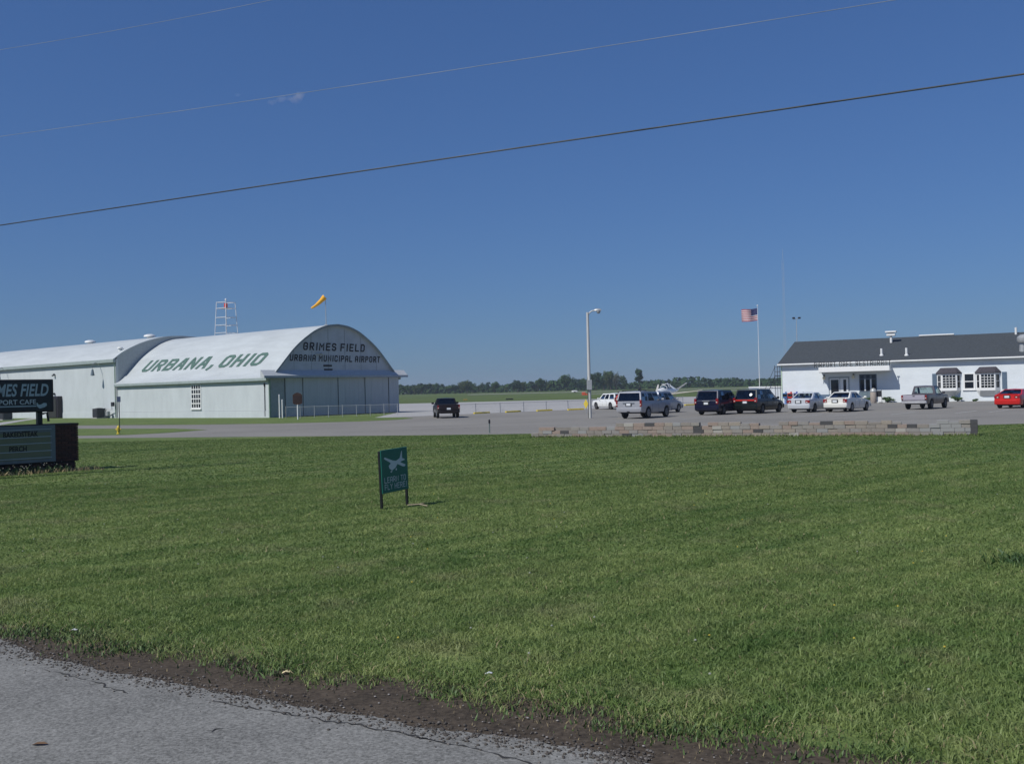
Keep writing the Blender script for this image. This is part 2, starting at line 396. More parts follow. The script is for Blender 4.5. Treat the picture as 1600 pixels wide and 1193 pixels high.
def jag(pts, step, amp, seed):
    rr = random.Random(seed); out = []
    for a, b in zip(pts, pts[1:]):
        a = Vector((a[0], a[1])); b = Vector((b[0], b[1])); k = max(1, int((b - a).length / step)); n = (b - a).normalized(); n = Vector((-n.y, n.x))
        for i in range(k): out.append(a.lerp(b, i / k) + n * (rr.gauss(0, amp) if out else 0))
    out.append(Vector((pts[-1][0], pts[-1][1]))); return out
g2 = lambda l: [Vector((p.x, p.y)) for p in (G(*q) for q in l)]
def strip(name, edge, back_, z, m):
    b = MB(); n = len(edge); b.add([(p.x, p.y, z) for p in edge] + [(p.x + back_.x, p.y + back_.y, z) for p in edge], [(i, i + 1, n + i + 1, n + i) for i in range(n - 1)])
    o = b.build(name, m); return tag(o, kind="structure")
# --- road in front of the camera, with its dirt shoulder
road_edge = g2([(0, 1002), (70, 1027), (175, 1050), (300, 1075), (450, 1100), (650, 1135), (800, 1155), (950, 1180), (1010, 1193)])
dL = (road_edge[0] - road_edge[3]).normalized(); dR = Vector((.86, -.51))
road_line = [road_edge[0] + dL * 60, road_edge[0] + dL * 20, road_edge[0] + dL * 6] + road_edge + [road_edge[-1] + dR * 5, road_edge[-1] + dR * 30]
back = Vector((-.53, -.85)) * 8.5
road_jag = jag(jag(road_line, .35, .03, 3), .045, .011, 13)
strip("road", road_jag, back, .010, road_mat)
dirt_edge = g2([(0, 985), (100, 996), (175, 1015), (300, 1030), (425, 1050), (550, 1068), (800, 1100), (1000, 1133), (1150, 1160), (1300, 1180)])
dirt_line = [dirt_edge[0] + dL * 60, dirt_edge[0] + dL * 20, dirt_edge[0] + dL * 6] + dirt_edge + [dirt_edge[-1] + dR * 5, dirt_edge[-1] + dR * 30]
dirt_jag = jag(jag([p + Vector((.35, .55)) * .28 for p in dirt_line], .5, .06, 5), .06, .02, 15)
strip("dirt_shoulder", dirt_jag, Vector((-.8, -1.35)), .005, dirt_mat)
def crack(pts, wd, seed, name="road_crack"):
    c = jag(pts, .05, .014, seed); rr = random.Random(seed); b = MB(); k = len(c); vs = []
    for i, p in enumerate(c):
        t = (c[min(i + 1, k - 1)] - c[max(i - 1, 0)]).normalized(); n = Vector((-t.y, t.x)); q = wd * rr.uniform(.1, 1.6) * (0.2 if i in (0, k - 1) else 1)
        vs += [(*(p + n * q), .014), (*(p - n * q), .014)]
    b.add(vs, [(2 * i, 2 * i + 1, 2 * i + 3, 2 * i + 2) for i in range(k - 1)])
    return tag(b.build(name, crack_mat), kind="structure")
crack(g2([(330, 1098), (400, 1108), (455, 1119)]), .006, 1)
crack(g2([(440, 1114), (500, 1126), (560, 1135), (640, 1150), (690, 1161)]), .007, 6)
crack(g2([(640, 1152), (700, 1163), (790, 1184), (850, 1202)]), .009, 7)
crack(g2([(330, 1146), (352, 1139), (372, 1137)]), .006, 2)
crack(g2([(60, 1046), (130, 1062), (200, 1085)]), .005, 4)
# --- driveway and car park
near = g2([(-120, 692.5), (0, 688), (123, 684.6), (300, 683), (420, 682), (640, 680), (765, 678.5), (842, 677), (1100, 672), (1518, 664), (1600, 661.5), (1750, 656.5), (2000, 650)])
lot = jag(near, 1.2, .06, 8) + [Vector((150, 60)), Vector((150, 140)), Vector((60, 155)), Vector((20, 116)), Vector((-60, 48 + 20))]
fence_a = Vector((-3.03, 96.89)); fence_d = Vector((.76, .64)).normalized(); fence_a = fence_a + Vector((-fence_d.y, fence_d.x)) * .4
P_l = fence_a - fence_d * 14; P_r = fence_a + fence_d * 110
sheet("parking_lot", jag(near, 1.2, .06, 8) + [P_r + Vector((60, -30)), P_r, P_l, Vector((-24, 96)), Vector((-80, 150)), Vector((-110, 150))], .004, lot_mat)
# --- concrete apron beyond the fence line, taxiway and runway strips further out
ap_n = Vector((-.64, .76))
sheet("apron", [P_l + fence_d * 2, P_r, Vector((200, 212)), Vector((-90, 204)), Vector((-50, 140)), Vector((-12.8, 111.5))], .008, apron_mat)
sheet("taxiway", [Vector((20, 330)), Vector((140, 330)), Vector((140, 345)), Vector((30, 345))], .05, apron_mat, True)
sheet("runway", [Vector((-20, 440)), Vector((400, 440)), Vector((400, 462)), Vector((-20, 462))], .06, mat("runway_concrete", (.36, .35, .33), .9, var=.1, scale=.2), True)
# --- grass islands by the hangar
isl = g2([(-160, 668), (125, 664.5), (300, 663.3), (430, 661.6), (560, 658.4), (620, 655.6), (648, 653.3), (632, 652.0), (560, 652.6), (470, 653.8), (445, 654.2)])
HC = Vector((-24.41, 100.82)); HD = Vector((.638, .770)).normalized(); HS = Vector((-HD.y, HD.x))     # hangar corner, front direction, side direction
isl2 = jag(isl, .6, .04, 3) + [HC + HD * 1.0 - HS * .6, HC + HD * .2 + HS * .3, HC + HD * .2 + HS * 66]
sheet("grass_verge", isl2, .012, lawn_mat)
sheet("grass_island", jag(g2([(-120, 686), (125, 680.6), (200, 679.4), (262, 676), (325, 671.2), (270, 669.4), (125, 669.6), (-120, 674)]), .6, .03, 4), .012, lawn_mat)
sheet("sidewalk", [*g2([(-60, 668), (20, 657.5), (66, 651.6), (74, 651.8), (34, 658), (-30, 669.5)])], .018, concrete)

pl_mat = mat("faded_line_paint", (.40, .40, .38), .9, var=.25, scale=2)
for px, py in ((1062, 655), (1148, 653.5), (1238, 651.5), (1296, 650), (1392, 647.5), (1492, 645.5), (1545, 644)):
    q = G(px, py); d = Vector((math.sin(R(39)), math.cos(R(39)))); n = Vector((d.y, -d.x)) * .07
    sheet("parking_line", [Vector((q.x, q.y)) - n, Vector((q.x, q.y)) + n, Vector((q.x, q.y)) + d * 5.2 + n, Vector((q.x, q.y)) + d * 5.2 - n], .009, pl_mat)

tar = mat("tar_seam", (.085, .082, .078), .9, var=.3, scale=2)
for i, (pa_, pb_) in enumerate((((520, 676), (840, 664)), ((640, 668), (905, 655)), ((930, 662), (1240, 655)), ((1180, 660), (1420, 652)), ((330, 676), (560, 667)), ((1370, 657), (1560, 650)))):
    o = crack(g2([pa_, ((pa_[0] + pb_[0]) / 2, (pa_[1] + pb_[1]) / 2 + .6), pb_]), .05, 50 + i, "pavement_seam"); o.location.z = -.003; o.data.materials[0] = tar

# ================================================================== HANGAR
HW, HL, HE = 17.8, 29.4, 4.1
hmid = HC + HD * HW / 2
HROT = math.atan2(HD.y, HD.x)
hang = thing("arched_hangar", "white arched roof hangar with large lettering on its roof and dark front gable", "hangar", (hmid.x, hmid.y, 0), HROT)
hside = Wall(HC, (-HS.x, -HS.y))            # visible side wall; u grows toward the front corner (u<=0)
hfront = Wall(HC, HD)
PROF = [(9.25, 4.05), (8.6, 4.36), (8.0, 4.86), (7.05, 5.85), (6.07, 6.85), (5.1, 7.66), (3.9, 8.47), (2.9, 9.02), (1.5, 9.5), (0, 9.68)]
def smooth_prof(p, k=4):
    out = []
    for i in range(len(p) - 1):
        p0, p1, p2, p3 = (Vector(p[max(i - 1, 0)]), Vector(p[i]), Vector(p[i + 1]), Vector(p[min(i + 2, len(p) - 1)]))
        for j in range(k):
            t = j / k; out.append(.5 * ((2 * p1) + (p2 - p0) * t + (2 * p0 - 5 * p1 + 4 * p2 - p3) * t * t + (3 * p1 - p0 - 3 * p2 + p3) * t ** 3))
    out.append(Vector(p[-1])); return out
SP = smooth_prof(PROF)
half = [(-p.x, p.y) for p in SP]; FULL = half + [(p.x, p.y) for p in reversed(SP[:-1])]
def barrel(full, y0, y1, th, b):
    ys = [y0 + (y1 - y0) * i / 12 for i in range(13)]
    top = [[(u, y, z) for u, z in full] for y in ys]
    rings = [t + [(u, y, z - th) for u, z in reversed(full)] for t, y in zip(top, ys)]
    b.loft(rings, True, True)
# painted sheet-metal roof with faint streaks and lap seams
def roof_metal(name, col):
    m = mat(name, col, .55, .0, var=.10, scale=.9, spec=.35, stretch=(1, .25, 1))
    t = m.node_tree; N, L = t.nodes.new, t.links.new; b = t.nodes["Principled BSDF"]
    tc = N("ShaderNodeTexCoord"); wv = N("ShaderNodeTexWave"); wv.bands_direction = 'Y'; wv.inputs['Scale'].default_value = 1.9
    L(tc.outputs['Object'], wv.inputs['Vector']); bp = N("ShaderNodeBump"); bp.inputs['Strength'].default_value = .12; bp.inputs['Distance'].default_value = .03
    L(wv.outputs['Fac'], bp.inputs['Height']); L(bp.outputs[0], b.inputs['Normal']); return m
roof_white = roof_metal("white_roof_sheet", (.46, .49, .495))
b = MB(); barrel(FULL, -.28, HL, .14, b); b.build("roof", roof_white, hang, 40)
b = MB()   # roof edge trim round the front arch
rk = [(u, z) for u, z in FULL if abs(u) <= 8.3]
b.loft([[(u, -.31, z + .03), (u, -.285, z + .03), (u, -.285, z - .20), (u, -.31, z - .20)] for u, z in rk], True, True)
b.build("arch_trim", mat("arch_trim_grey", (.22, .25, .25), .6), hang)
# walls
b = MB(); b.b2(-HW / 2, -HW / 2 + .25, 0.02, HL, 0.72, 3.98); b.build("side_wall", hangar_white, hang)
b = MB(); b.b2(-HW / 2 - .05, -HW / 2 + .25, 0.0, HL, -.1, .70, bev=.02); b.build("wall_footing", hangar_white, hang)
b = MB(); b.b2(HW / 2 - .25, HW / 2, .02, HL, -.1, 3.98); b.build("side_wall", hangar_white, hang)
b = MB(); b.b2(-HW / 2 + .26, HW / 2 - .26, HL - .3, HL - .02, -.1, 4.1); b.build("rear_wall", hangar_white, hang)
g_poly = [(u, z - .10) for u, z in FULL if abs(u) < 8.7]
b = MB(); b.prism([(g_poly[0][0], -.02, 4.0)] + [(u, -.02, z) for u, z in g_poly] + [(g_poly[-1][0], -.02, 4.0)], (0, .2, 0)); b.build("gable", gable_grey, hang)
b = MB()
for i in range(1, 7):
    u = -8 + i * 16 / 7; zt = np.interp(abs(u), [p.x for p in reversed(SP)], [p.y for p in reversed(SP)]) - .35
    b = MB(); b.b2(u - .02, u + .02, -.045, -.021, 4.7, zt)
    b.build("gable_seam", mat("gable_seam", (.31, .33, .34), .7), hang)
# eave boards + downspouts
b = MB(); b.b2(-9.27, -9.02, -.2, HL, 3.72, 4.02, bev=.03); b.build("eave_board", eave_trim, hang)
b = MB(); b.b2(9.02, 9.27, -.2, HL, 3.72, 4.02, bev=.03); b.build("eave_board", eave_trim, hang)
b = MB(); b.tube([(-9.05, HL - .15, 3.75), (-9.0, HL - .15, .1)], .06, 8); b.build("downspout", galv, hang)
b = MB(); b.b2(-HW / 2 - .03, -HW / 2 + .16, -.10, .02, 0, 3.85); b.build("corner_trim", fade_green, hang)
b = MB(); u, z = hside.uv(414, 603); b.tube([(-8.97, -u, .15), (-8.97, -u, z)], .035, 6); b.box((-8.99, -u, z + .15), (.12, .12, .35), bev=.03); b.build("wall_conduit", dark_metal, hang)
# door-track canopy
CT = [(-.65, 4.02), (-.65, 4.22), (-.02, 4.80), (-.02, 4.02)]
b = MB(); b.prism([(-9.9, y, z) for y, z in CT], (19.8, 0, 0)); cn = b.build("door_canopy", mat("canopy_grey_white", (.46, .48, .49), .6, var=.08), hang)
b = MB(); b.b2(-9.93, 9.93, -.70, -.655, 3.98, 4.20); b.build("canopy_fascia", mat("canopy_fascia_grey", (.30, .34, .37), .6), hang)
# sliding doors
b = MB(); b.b2(-HW / 2 + .18, -HW / 2 + 1.9, -.05, .2, 0, 3.98); b.build("front_wall_strip", mat("strip_grey", (.30, .33, .33), .7), hang)
edges = [hfront.uv(x, 620)[0] - HW / 2 for x in (441, 472, 504, 527, 548, 569, 588, 606, 621)]
edges[-1] = HW / 2 - .02; edges[0] = -HW / 2 + 1.95
for i, (a, c) in enumerate(zip(edges, edges[1:])):
    b = MB(); y = -.14 - .09 * (i % 2); b.b2(a + .025, c - .025, y, y + .07, .05, 3.97)
    k = max(2, int((c - a) / .75))
    for j in range(1, k): b.b2(a + (c - a) * j / k - .012, a + (c - a) * j / k + .012, y - .012, y - .001, .08, 3.94)
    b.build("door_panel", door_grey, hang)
b = MB(); b.b2(-HW / 2 + 1.9, HW / 2, -.01, .15, 0, 4.0); b.build("door_backing", cabin_dark, hang)
for x in (437, 441.5):
    p = G(x, 653.0); q = hang.matrix_basis.inverted() @ p
    b = MB(); ph_ = 2.25 if x < 439 else 1.75; b.tube([(q.x, q.y, 0), (q.x, q.y, ph_)], .06, 8); b.lathe([(.065, ph_), (.045, ph_ + .05), (.0, ph_ + .07)], (q.x, q.y, 0), 8)
    o = b.build("guard_post", white_metal); o.matrix_basis = hang.matrix_basis.copy()
    tag(o, "white guard post by the hangar doors, " + ("nearer the corner" if x < 439 else "nearer the doors"), "post", "white guard posts at the hangar doors")
# side window 4 x 5 panes
u0_, z0_ = hside.uv(300, 637.5); u1_, z1_ = hside.uv(313.5, 600.5); z1_ = min(z1_, 3.66)
yA, yB = -u1_, -u0_
b = MB(); b.b2(-HW / 2 - .02, -HW / 2 - .003, yA, yB, z0_, z1_); gl = b.build("window", dark_glass, hang)
b = MB()
for i in range(5): y = yA + (yB - yA) * i / 4; b.b2(-HW / 2 - .06, -HW / 2 - .021, y - .045, y + .045, z0_ - .04, z1_ + .04)
for i in range(6): z = z0_ + (z1_ - z0_) * i / 5; b.b2(-HW / 2 - .055, -HW / 2 - .022, yA - .05, yB + .05, z - .05, z + .05)
b.build("window_frame", white_trim, gl)
b = MB(); b.b2(-HW / 2 - .14, -HW / 2 - .005, yA - .1, yB + .1, z0_ - .16, z0_ - .06); b.build("sill", white_trim, gl)
# roof lettering: follows the curve of the roof
arc = [0.0]; RP = [(p.x, p.y) for p in SP]
for a, c in zip(RP, RP[1:]): arc.append(arc[-1] + math.hypot(c[0] - a[0], c[1] - a[1]))
a_base = np.interp(5.50, [p[1] for p in RP], arc)
ws = Wall(HC + HD * 1.9, (-HS.x, -HS.y))
yl = -ws.uv(225, 579)[0]; yr = -ws.uv(411, 573)[0]
LH = 1.52; GLY['A'], keepA = ROOF_A, GLY['A']; TW = text_width("URBANA, OHIO", LH, .25, .19, .95, .28); kx = (yl - yr) / TW
def on_roof(x, y, d):
    s = a_base + y; i = min(max(np.searchsorted(arc, s) - 1, 0), len(arc) - 2); f = (s - arc[i]) / (arc[i + 1] - arc[i])
    p = Vector(RP[i]).lerp(Vector(RP[i + 1]), f); t = (Vector(RP[i + 1]) - Vector(RP[i])).normalized()
    n = Vector((-t.y, t.x)); n = n if n.x > 0 or n.y > 0 else -n
    p = p + n * (d + .03)
    return (-p.x, yl - x * kx, p.y)
b, _ = lettering("URBANA, OHIO", LH, .25, on_roof, slant=.12, gap=.19, wide=.95, seg=.07, space=.28); b.build("roof_lettering", ink, hang); GLY['A'] = keepA
# gable lettering
for txt, x0, y0, x1, y1, hh in (("GRIMES FIELD", 474, 545.5, 570, 548.5, .68), ("URBANA MUNICIPAL AIRPORT", 453, 562.5, 594, 565.5, .56)):
    ua, za = hfront.uv(x0, y0, .1); ub, zb = hfront.uv(x1, y1, .1)
    tw = text_width(txt, hh, .22, .3); k = (ub - ua) / tw
    b, _ = lettering(txt, hh, .22, lambda x, y, d: (ua + x * k - HW / 2, -.055 - d, za + (zb - za) * x / tw + y), slant=.12, gap=.3); b.build("gable_lettering", gable_ink, hang)
for (x0, x1, y) in ((506, 519, 571), (507, 520, 577.2)):
    ua, za = hfront.uv(x0, y, .1); ub, _z = hfront.uv(x1, y, .1)
    b = MB(); b.b2(ua - HW / 2, ub - HW / 2, -.07, -.022, za - .10, za + .10); b.build("gable_vent", black, hang)
ua, za = hfront.uv(494, 553.5, .1)
b = MB(); b.b2(ua - HW / 2, ua - HW / 2 + 1.0, -.12, -.05, za, za + .12, bev=.02); b.tube([(ua - HW / 2 + .5, -.05, za), (ua - HW / 2 + .5, -.4, za + .15), (ua - HW / 2 + .5, -.5, za)], .03, 6); b.build("gable_lamp", galv, hang)

# --- annex, taller, behind the hangar
AE = 7.15; AY0, AY1 = HL + .02, HL + 31.2
annex = thing("hangar_annex", "tall white annex with low curved roof joined to the hangar's left end", "hangar", (hmid.x, hmid.y, 0), HROT)
AP = smooth_prof([(9.3, 7.05), (8, 7.95), (6, 8.9), (4, 9.55), (2, 9.92), (0, 10.02)]); AFULL = [(-p.x, p.y) for p in AP] + [(p.x, p.y) for p in reversed(AP[:-1])]
b = MB(); barrel(AFULL, AY0 - .1, AY1 + 14, .14, b); b.build("roof", roof_white, annex, 40)
b = MB(); b.b2(-HW / 2 - .02, -HW / 2 + .25, AY0, AY1 + 13.8, .7, AE - .1); b.build("side_wall", hangar_white, annex)
b = MB(); b.b2(-HW / 2 - .07, -HW / 2 + .25, AY0, AY1 + 13.8, -.1, .69, bev=.02); b.build("wall_footing", hangar_white, annex)
b = MB(); b.b2(-HW / 2 + .5, HW / 2, AY1 + 12.5, AY1 + 13.8, -.1, AE - .1); b.b2(HW / 2 - .25, HW / 2, AY0, AY1, -.1, AE - .1); b.build("rear_wall", hangar_white, annex)
ap = [(u, z - .12) for u, z in AFULL if abs(u) < 8.95]
b = MB(); b.prism([(ap[0][0], AY0 + .02, 3.9)] + [(u, AY0 + .02, z) for u, z in ap] + [(ap[-1][0], AY0 + .02, 3.9)], (0, .2, 0)); b.build("end_wall", mat("end_wall_grey", (.40, .43, .44), .75, var=.08), annex)
b = MB(); b.b2(-9.35, -9.0, AY0 - .1, AY1 + 14, AE - .55, AE - .12, bev=.04); b.build("eave_board", eave_trim, annex)
b = MB(); b.tube([(-9.05, AY0 + .12, AE - .5), (-9.02, AY0 + .12, .1)], .06, 8); b.build("downspout", fade_green, annex)
b = MB(); b.tube([(-9.05, AY1 - .1, AE - .5), (-9.02, AY1 - .1, .1)], .06, 8); b.build("downspout", fade_green, annex)
aw = Wall(HC + HD * HW / 2, (-HS.x, -HS.y))
for x in (141, 234):
    y = -aw.uv(x, 531)[0]; b = MB(); b.lathe([(.35, 9.9), (.35, 10.25), (.75, 10.3), (.7, 10.5), (.35, 10.62), (.0, 10.64)], (0, y, 0), 14); b.build("roof_vent", white_metal, annex, 40)
u, z = hside.uv(183, 547); b = MB(); b.lathe([(.2, 0), (.2, .35), (.36, .38), (.3, .5), (0, .55)], (-7.7, 30.6, 8.0), 10); b.build("roof_vent", white_metal, annex, 40)
for x, y in ((154.5, 568), (8.5, 576)):      # gooseneck lamps
    u, z = hside.uv(x, y); b = MB()
    b.tube([(-8.93, -u, z), (-9.5, -u - .25, z + .12), (-9.95, -u - .55, z - .05), (-10.1, -u - .7, z - .75)], .05, 8)
    lm = b.build("gooseneck_arm", galv, annex, 60)
    b = MB(); b.lathe([(.09, 0), (.13, -.15), (.24, -.75), (.0, -.8)], (-10.1, -u - .7, z - .7), 12); b.build("lamp_shade", mat("lamp_shade_slate", (.13, .17, .20), .5), lm, 40)
    b = MB(); b.box((-8.96, -u, z), (.08, .3, .45), bev=.03); b.build("wall_bracket", white_metal, lm)
u, z = hside.uv(86, 585); b = MB(); b.box((-9.05, -u, z), (.2, .32, .22), bev=.05); b.prism([(-9.1, -u - .16, z), (-9.32, -u - .16, z - .12), (-9.2, -u - .16, z - .22)], (0, .32, 0)); b.build("flood_lamp", dark_metal, annex)
u, z = hside.uv(86, 615); b = MB(); b.box((-9.05, -u, z), (.2, .35, .25), bev=.05); b.build("door_lamp", dark_metal, annex)
ua, za = hside.uv(81, 652); ub, zb = hside.uv(97.5, 618.5)
b = MB(); b.b2(-9.55, -8.93, -ub, -ua, 0, zb, bev=.05); dv = b.build("door_vestibule", mat("dark_brown_panel", (.018, .014, .018), .5), annex)
b = MB(); b.b2(-9.60, -9.555, -ub + .35, -ua - .5, .15, zb - .35); b.build("door_leaf", mat("olive_door", (.03, .028, .02), .4), dv)
def ac_unit(x, y, label, hgt):
    p = G(x, y); t = thing("air_conditioner", label, "air conditioner", (p.x, p.y, 0.012), HROT, "air conditioners along the annex wall")
    b = MB(); b.box((0, 0, .06), (1.35, 1.35, .12)); b.build("pad", concrete, t)
    b = MB(); b.box((0, 0, .12 + hgt / 2), (1.15, 1.15, hgt), bev=.08); b.build("cabinet", mat("ac_dark", (.028, .03, .034), .6), t)
    b = MB(); b.box((0, 0, .12 + hgt + .03), (1.18, 1.18, .06), bev=.02)
    for i in range(9):
        z = .25 + i * (hgt - .2) / 9
        b.b2(-.60, .60, -.592, -.578, z, z + .04)
    b.build("top_cover", mat("ac_grey", (.10, .105, .11), .6), t)
    b = MB(); b.lathe([(.42, 0), (.42, .04), (.1, .07), (0, .07)], (0, 0, .12 + hgt + .06), 16); b.build("fan_grille", dark_metal, t); return t
ac_unit(155, 653.4, "dark air conditioner cabinet by the white annex wall near the hangar joint", 1.0)
ac_unit(9, 656.2, "dark air conditioner cabinet behind the black field sign", 1.0)
p = G(170, 653.2); t = thing("gas_meter", "small grey gas meter with pipes on the annex wall beside the air conditioner", "meter", (p.x, p.y, 0.012), HROT)
b = MB(); b.tube([(0, .9, 0), (0, .9, .9), (0, .3, 1.1), (.2, -.4, 1.0), (.2, -.4, 1.6)], .05, 8); b.build("pipe", galv, t)
b = MB(); b.lathe([(.05, -.3), (.26, -.25), (.26, .25), (.05, .3)], (0, .2, .55), 12); b.build("meter_body", galv, t)
b = MB(); b.box((.25, -.5, 1.65), (.25, .5, .5), bev=.05); b.build("meter_box", dark_metal, t)

# --- beacon tower behind the hangar
tb = AT(355.5, 600, 143); tow = thing("beacon_tower", "white lattice beacon tower with red lamp rising behind the hangar roof", "tower", (tb.x, tb.y, 0), R(60))
TH = 15.7; b0, b1 = 1.62, .90
cor = lambda s, z: (s[0] * (b0 + (b1 - b0) * z / TH), s[1] * (b0 + (b1 - b0) * z / TH), z)
sg = [(-1, -1), (1, -1), (1, 1), (-1, 1)]
for s in sg: b = MB(); b.tube([cor(s, 0), cor(s, TH)], .05, 6); b.build("leg", white_metal, tow)
for z in (2.0, 4.0, 6.0, 8.0, 10.1, 11.3, 12.4, 13.5, 14.8, TH - .05):
    b = MB()
    for i in range(4): b.tube([cor(sg[i], z), cor(sg[(i + 1) % 4], z)], .038, 6)
    b.build("crosspiece", white_metal, tow)
b = MB(); b.b2(-.6, .6, -.6, .6, 14.78, 14.84); b.build("platform", galv, tow)
b = MB(); b.box((0, 0, 15.2), (.42, .42, .72), bev=.08); b.build("beacon", red_light, tow)
b = MB(); b.lathe([(.06, 15.5), (.06, 15.9), (.12, 15.95), (.12, 16.15), (.0, 16.25)], (0, 0, 0), 10); b.build("lamp", white_metal, tow)
# --- windsock on the ridge
wsk = thing("windsock", "yellow orange windsock flying from a thin pole on the hangar ridge", "windsock", (hmid.x + HS.x * 1.6, hmid.y + HS.y * 1.6, 9.62))
b = MB(); b.tube([(0, 0, 0), (-.02, 0, 3.1)], .045, 8, r1=.03); b.box((0, 0, .06), (.4, .4, .14)); b.build("pole", galv, wsk)
dr = Vector((-1.45, -.2, -1.22)); A = Vector((-.08, 0, 3.15)); rings = []
ax = dr.normalized(); e1 = ax.cross(Vector((0, 1, 0))).normalized(); e2 = ax.cross(e1)
for i in range(9):
    f = i / 8; c = A + dr * f + Vector((0, 0, -.12 * math.sin(f * 3.1))); r = .30 * (1 - f) + .13 * f + .015 * math.sin(i * 2.1)
    rings.append([c + (e1 * math.cos(k * math.pi / 6) * (1.0 - .25 * f) + e2 * math.sin(k * math.pi / 6)) * r for k in range(12)])
b = MB(); b.loft(rings, True, False); b.build("sock", orange, wsk, 60)
b = MB(); b.tube([A + (e1 * math.cos(k * math.pi / 6) + e2 * math.sin(k * math.pi / 6)) * .31 for k in range(13)], .025, 6); b.build("hoop", galv, wsk)
# --- chain-link fence along the hangar front
def chain_fence(name, label, a, d, n, step, hgt, wires=True):
    t = thing(name, label, "fence", (a.x, a.y, 0), math.atan2(d.y, d.x))
    post = MB(); post.tube([(0, 0, 0), (0, 0, hgt + .04)], .03, 6); post.lathe([(.036, 0), (.036, .03), (0, .06)], (0, 0, hgt + .04), 6); pm = post.mesh("post", galv)
    for i in range(n): inst("post", pm, t, (i * step, 0, 0))
    L_ = (n - 1) * step
    b = MB(); b.tube([(0, 0, hgt), (L_, 0, hgt)], .022, 6); b.build("top_rail", galv, t)
    b = MB(); k = .16; xx = 0.0
    while xx < L_:
        x1 = min(xx + hgt, L_)
        b.tube([(xx, 0, .03), (x1, 0, .03 + (x1 - xx))], .0028, 3, cap=False); b.tube([(xx, .004, hgt), (x1, .004, hgt - (x1 - xx) + .03)], .0028, 3, cap=False); xx += k
    w_ = tag(b.build("wire_mesh", galv, t), kind="stuff"); return t
fa = G(447, 653.6); fb = G(621.5, 648.5); fd = (fb - fa); fd.z = 0
chain_fence("chain_link_fence", "low chain link fence with a top rail along the grey hangar doors", fa, fd, 9, fd.length / 8, 1.08)
fv = Vector((fence_d.x, fence_d.y, 0)); f0 = fence_a + fence_d * -3.4
chain_fence("chain_link_fence", "low chain link fence behind the yellow parking bumpers", Vector((f0.x, f0.y, 0)), fv, 12, 3.05, .95)
# yellow parking bumpers
def bumper_block(px0, py0, px1, py1, label, first=[None]):
    a, c = G(px0, py0), G(px1, py1); m = (a + c) / 2; d = c - a
    if first[0] is None:
        t = thing("parking_bumper", label, "parking bumper", (m.x, m.y, 0.004), math.atan2(d.y, d.x), "yellow parking bumpers along the fence")
        b = MB(); b.loft([[(x, -.11, 0), (x, .11, 0), (x, .085, .10), (x, .05, .15), (x, -.05, .15), (x, -.085, .10)] for x in (-1.1, -1.04, 1.04, 1.1)]); b.build("block", yellow, t)
        for x in (-.8, .8): b = MB(); b.lathe([(.025, .15), (.025, .17), (0, .175)], (x, 0, 0), 6); b.build("pin", galv, t)
        first[0] = t
    else: dup(first[0], (m.x, m.y, .004), math.atan2(d.y, d.x), label)
bumper_block(736, 646.6, 769, 645, "leftmost yellow parking bumper, nearest the black pickup")
bumper_block(785, 644.6, 818, 643, "second yellow parking bumper from the black pickup")
bumper_block(835, 642.6, 866, 641.2, "third yellow parking bumper from the black pickup")
bumper_block(884, 640.9, 915, 639.6, "yellow parking bumper just left of the lamp post")
bumper_block(1066, 633.6, 1092, 632.4, "yellow parking bumper between the silver minivan and the navy minivan")

# ================================================================== CAFE
CP = Vector((29.2, 108.9)); CD = Vector((.889, -.457)).normalized(); cw = Wall(CP, CD); CROT = cw.rot
CL = 34.0; CE = 4.45; CDP = 9.0; CR = 7.05
cafe = thing("cafe_building", "long white block cafe with dark shingle gable roof and two bay windows", "building", (CP.x, CP.y, 0), CROT)
b = MB(); b.b2(0, CL, 0, .3, -.1, CE - .1); b.build("front_wall", white_wall, cafe)
b = MB(); b.b2(0, .3, .31, 2 * CDP - .31, -.1, CE - .1); b.b2(CL - .3, CL, .31, 2 * CDP - .31, -.1, CE - .1); b.b2(0, CL, 2 * CDP - .3, 2 * CDP, -.1, CE - .1); b.build("rear_wall", white_wall, cafe)
for x in (0.05, CL - .2): b = MB(); b.prism([(x, .31, CE - .09), (x, CDP, CR - .25), (x, 2 * CDP - .31, CE - .09)], (.15, 0, 0)); b.build("gable", white_wall, cafe)
b = MB(); ov = .42; s_ = (CR - CE) / CDP; ez = CE - ov * s_
b.prism([(-.3, -ov, ez), (-.3, CDP, CR), (-.3, 2 * CDP + ov, ez), (-.3, 2 * CDP + ov, ez - .1), (-.3, CDP, CR - .14), (-.3, -ov, ez - .1)], (CL + .6, 0, 0))
cro = b.build("roof", shingle, cafe)
b = MB()     # shingle courses, each a thin lapped strip
for i in range(44):
    f = i / 44; y0 = -ov + f * (CDP + ov); z0 = ez + (y0 + ov) * s_
    b.b2(-.31, CL + .31, y0, y0 + .03, z0 + .001, z0 + .022)
tag(b.build("shingle_course", shingle, cro), kind="stuff")
b = MB(); b.b2(-.32, CL + .3, -ov - .1, -ov - .003, ez - .16, ez - .01, bev=.02); b.build("gutter", white_trim, cafe)
b = MB(); b.b2(-.25, CL, -ov, -.005, ez - .22, ez - .17); b.build("soffit", mat("soffit_grey", (.45, .50, .52), .7), cafe)
b = MB(); b.b2(-.03, .08, -.04, 0.31, 0, CE - .2); b.build("corner_trim", mat("pale_green_trim", (.45, .55, .42), .6), cafe)
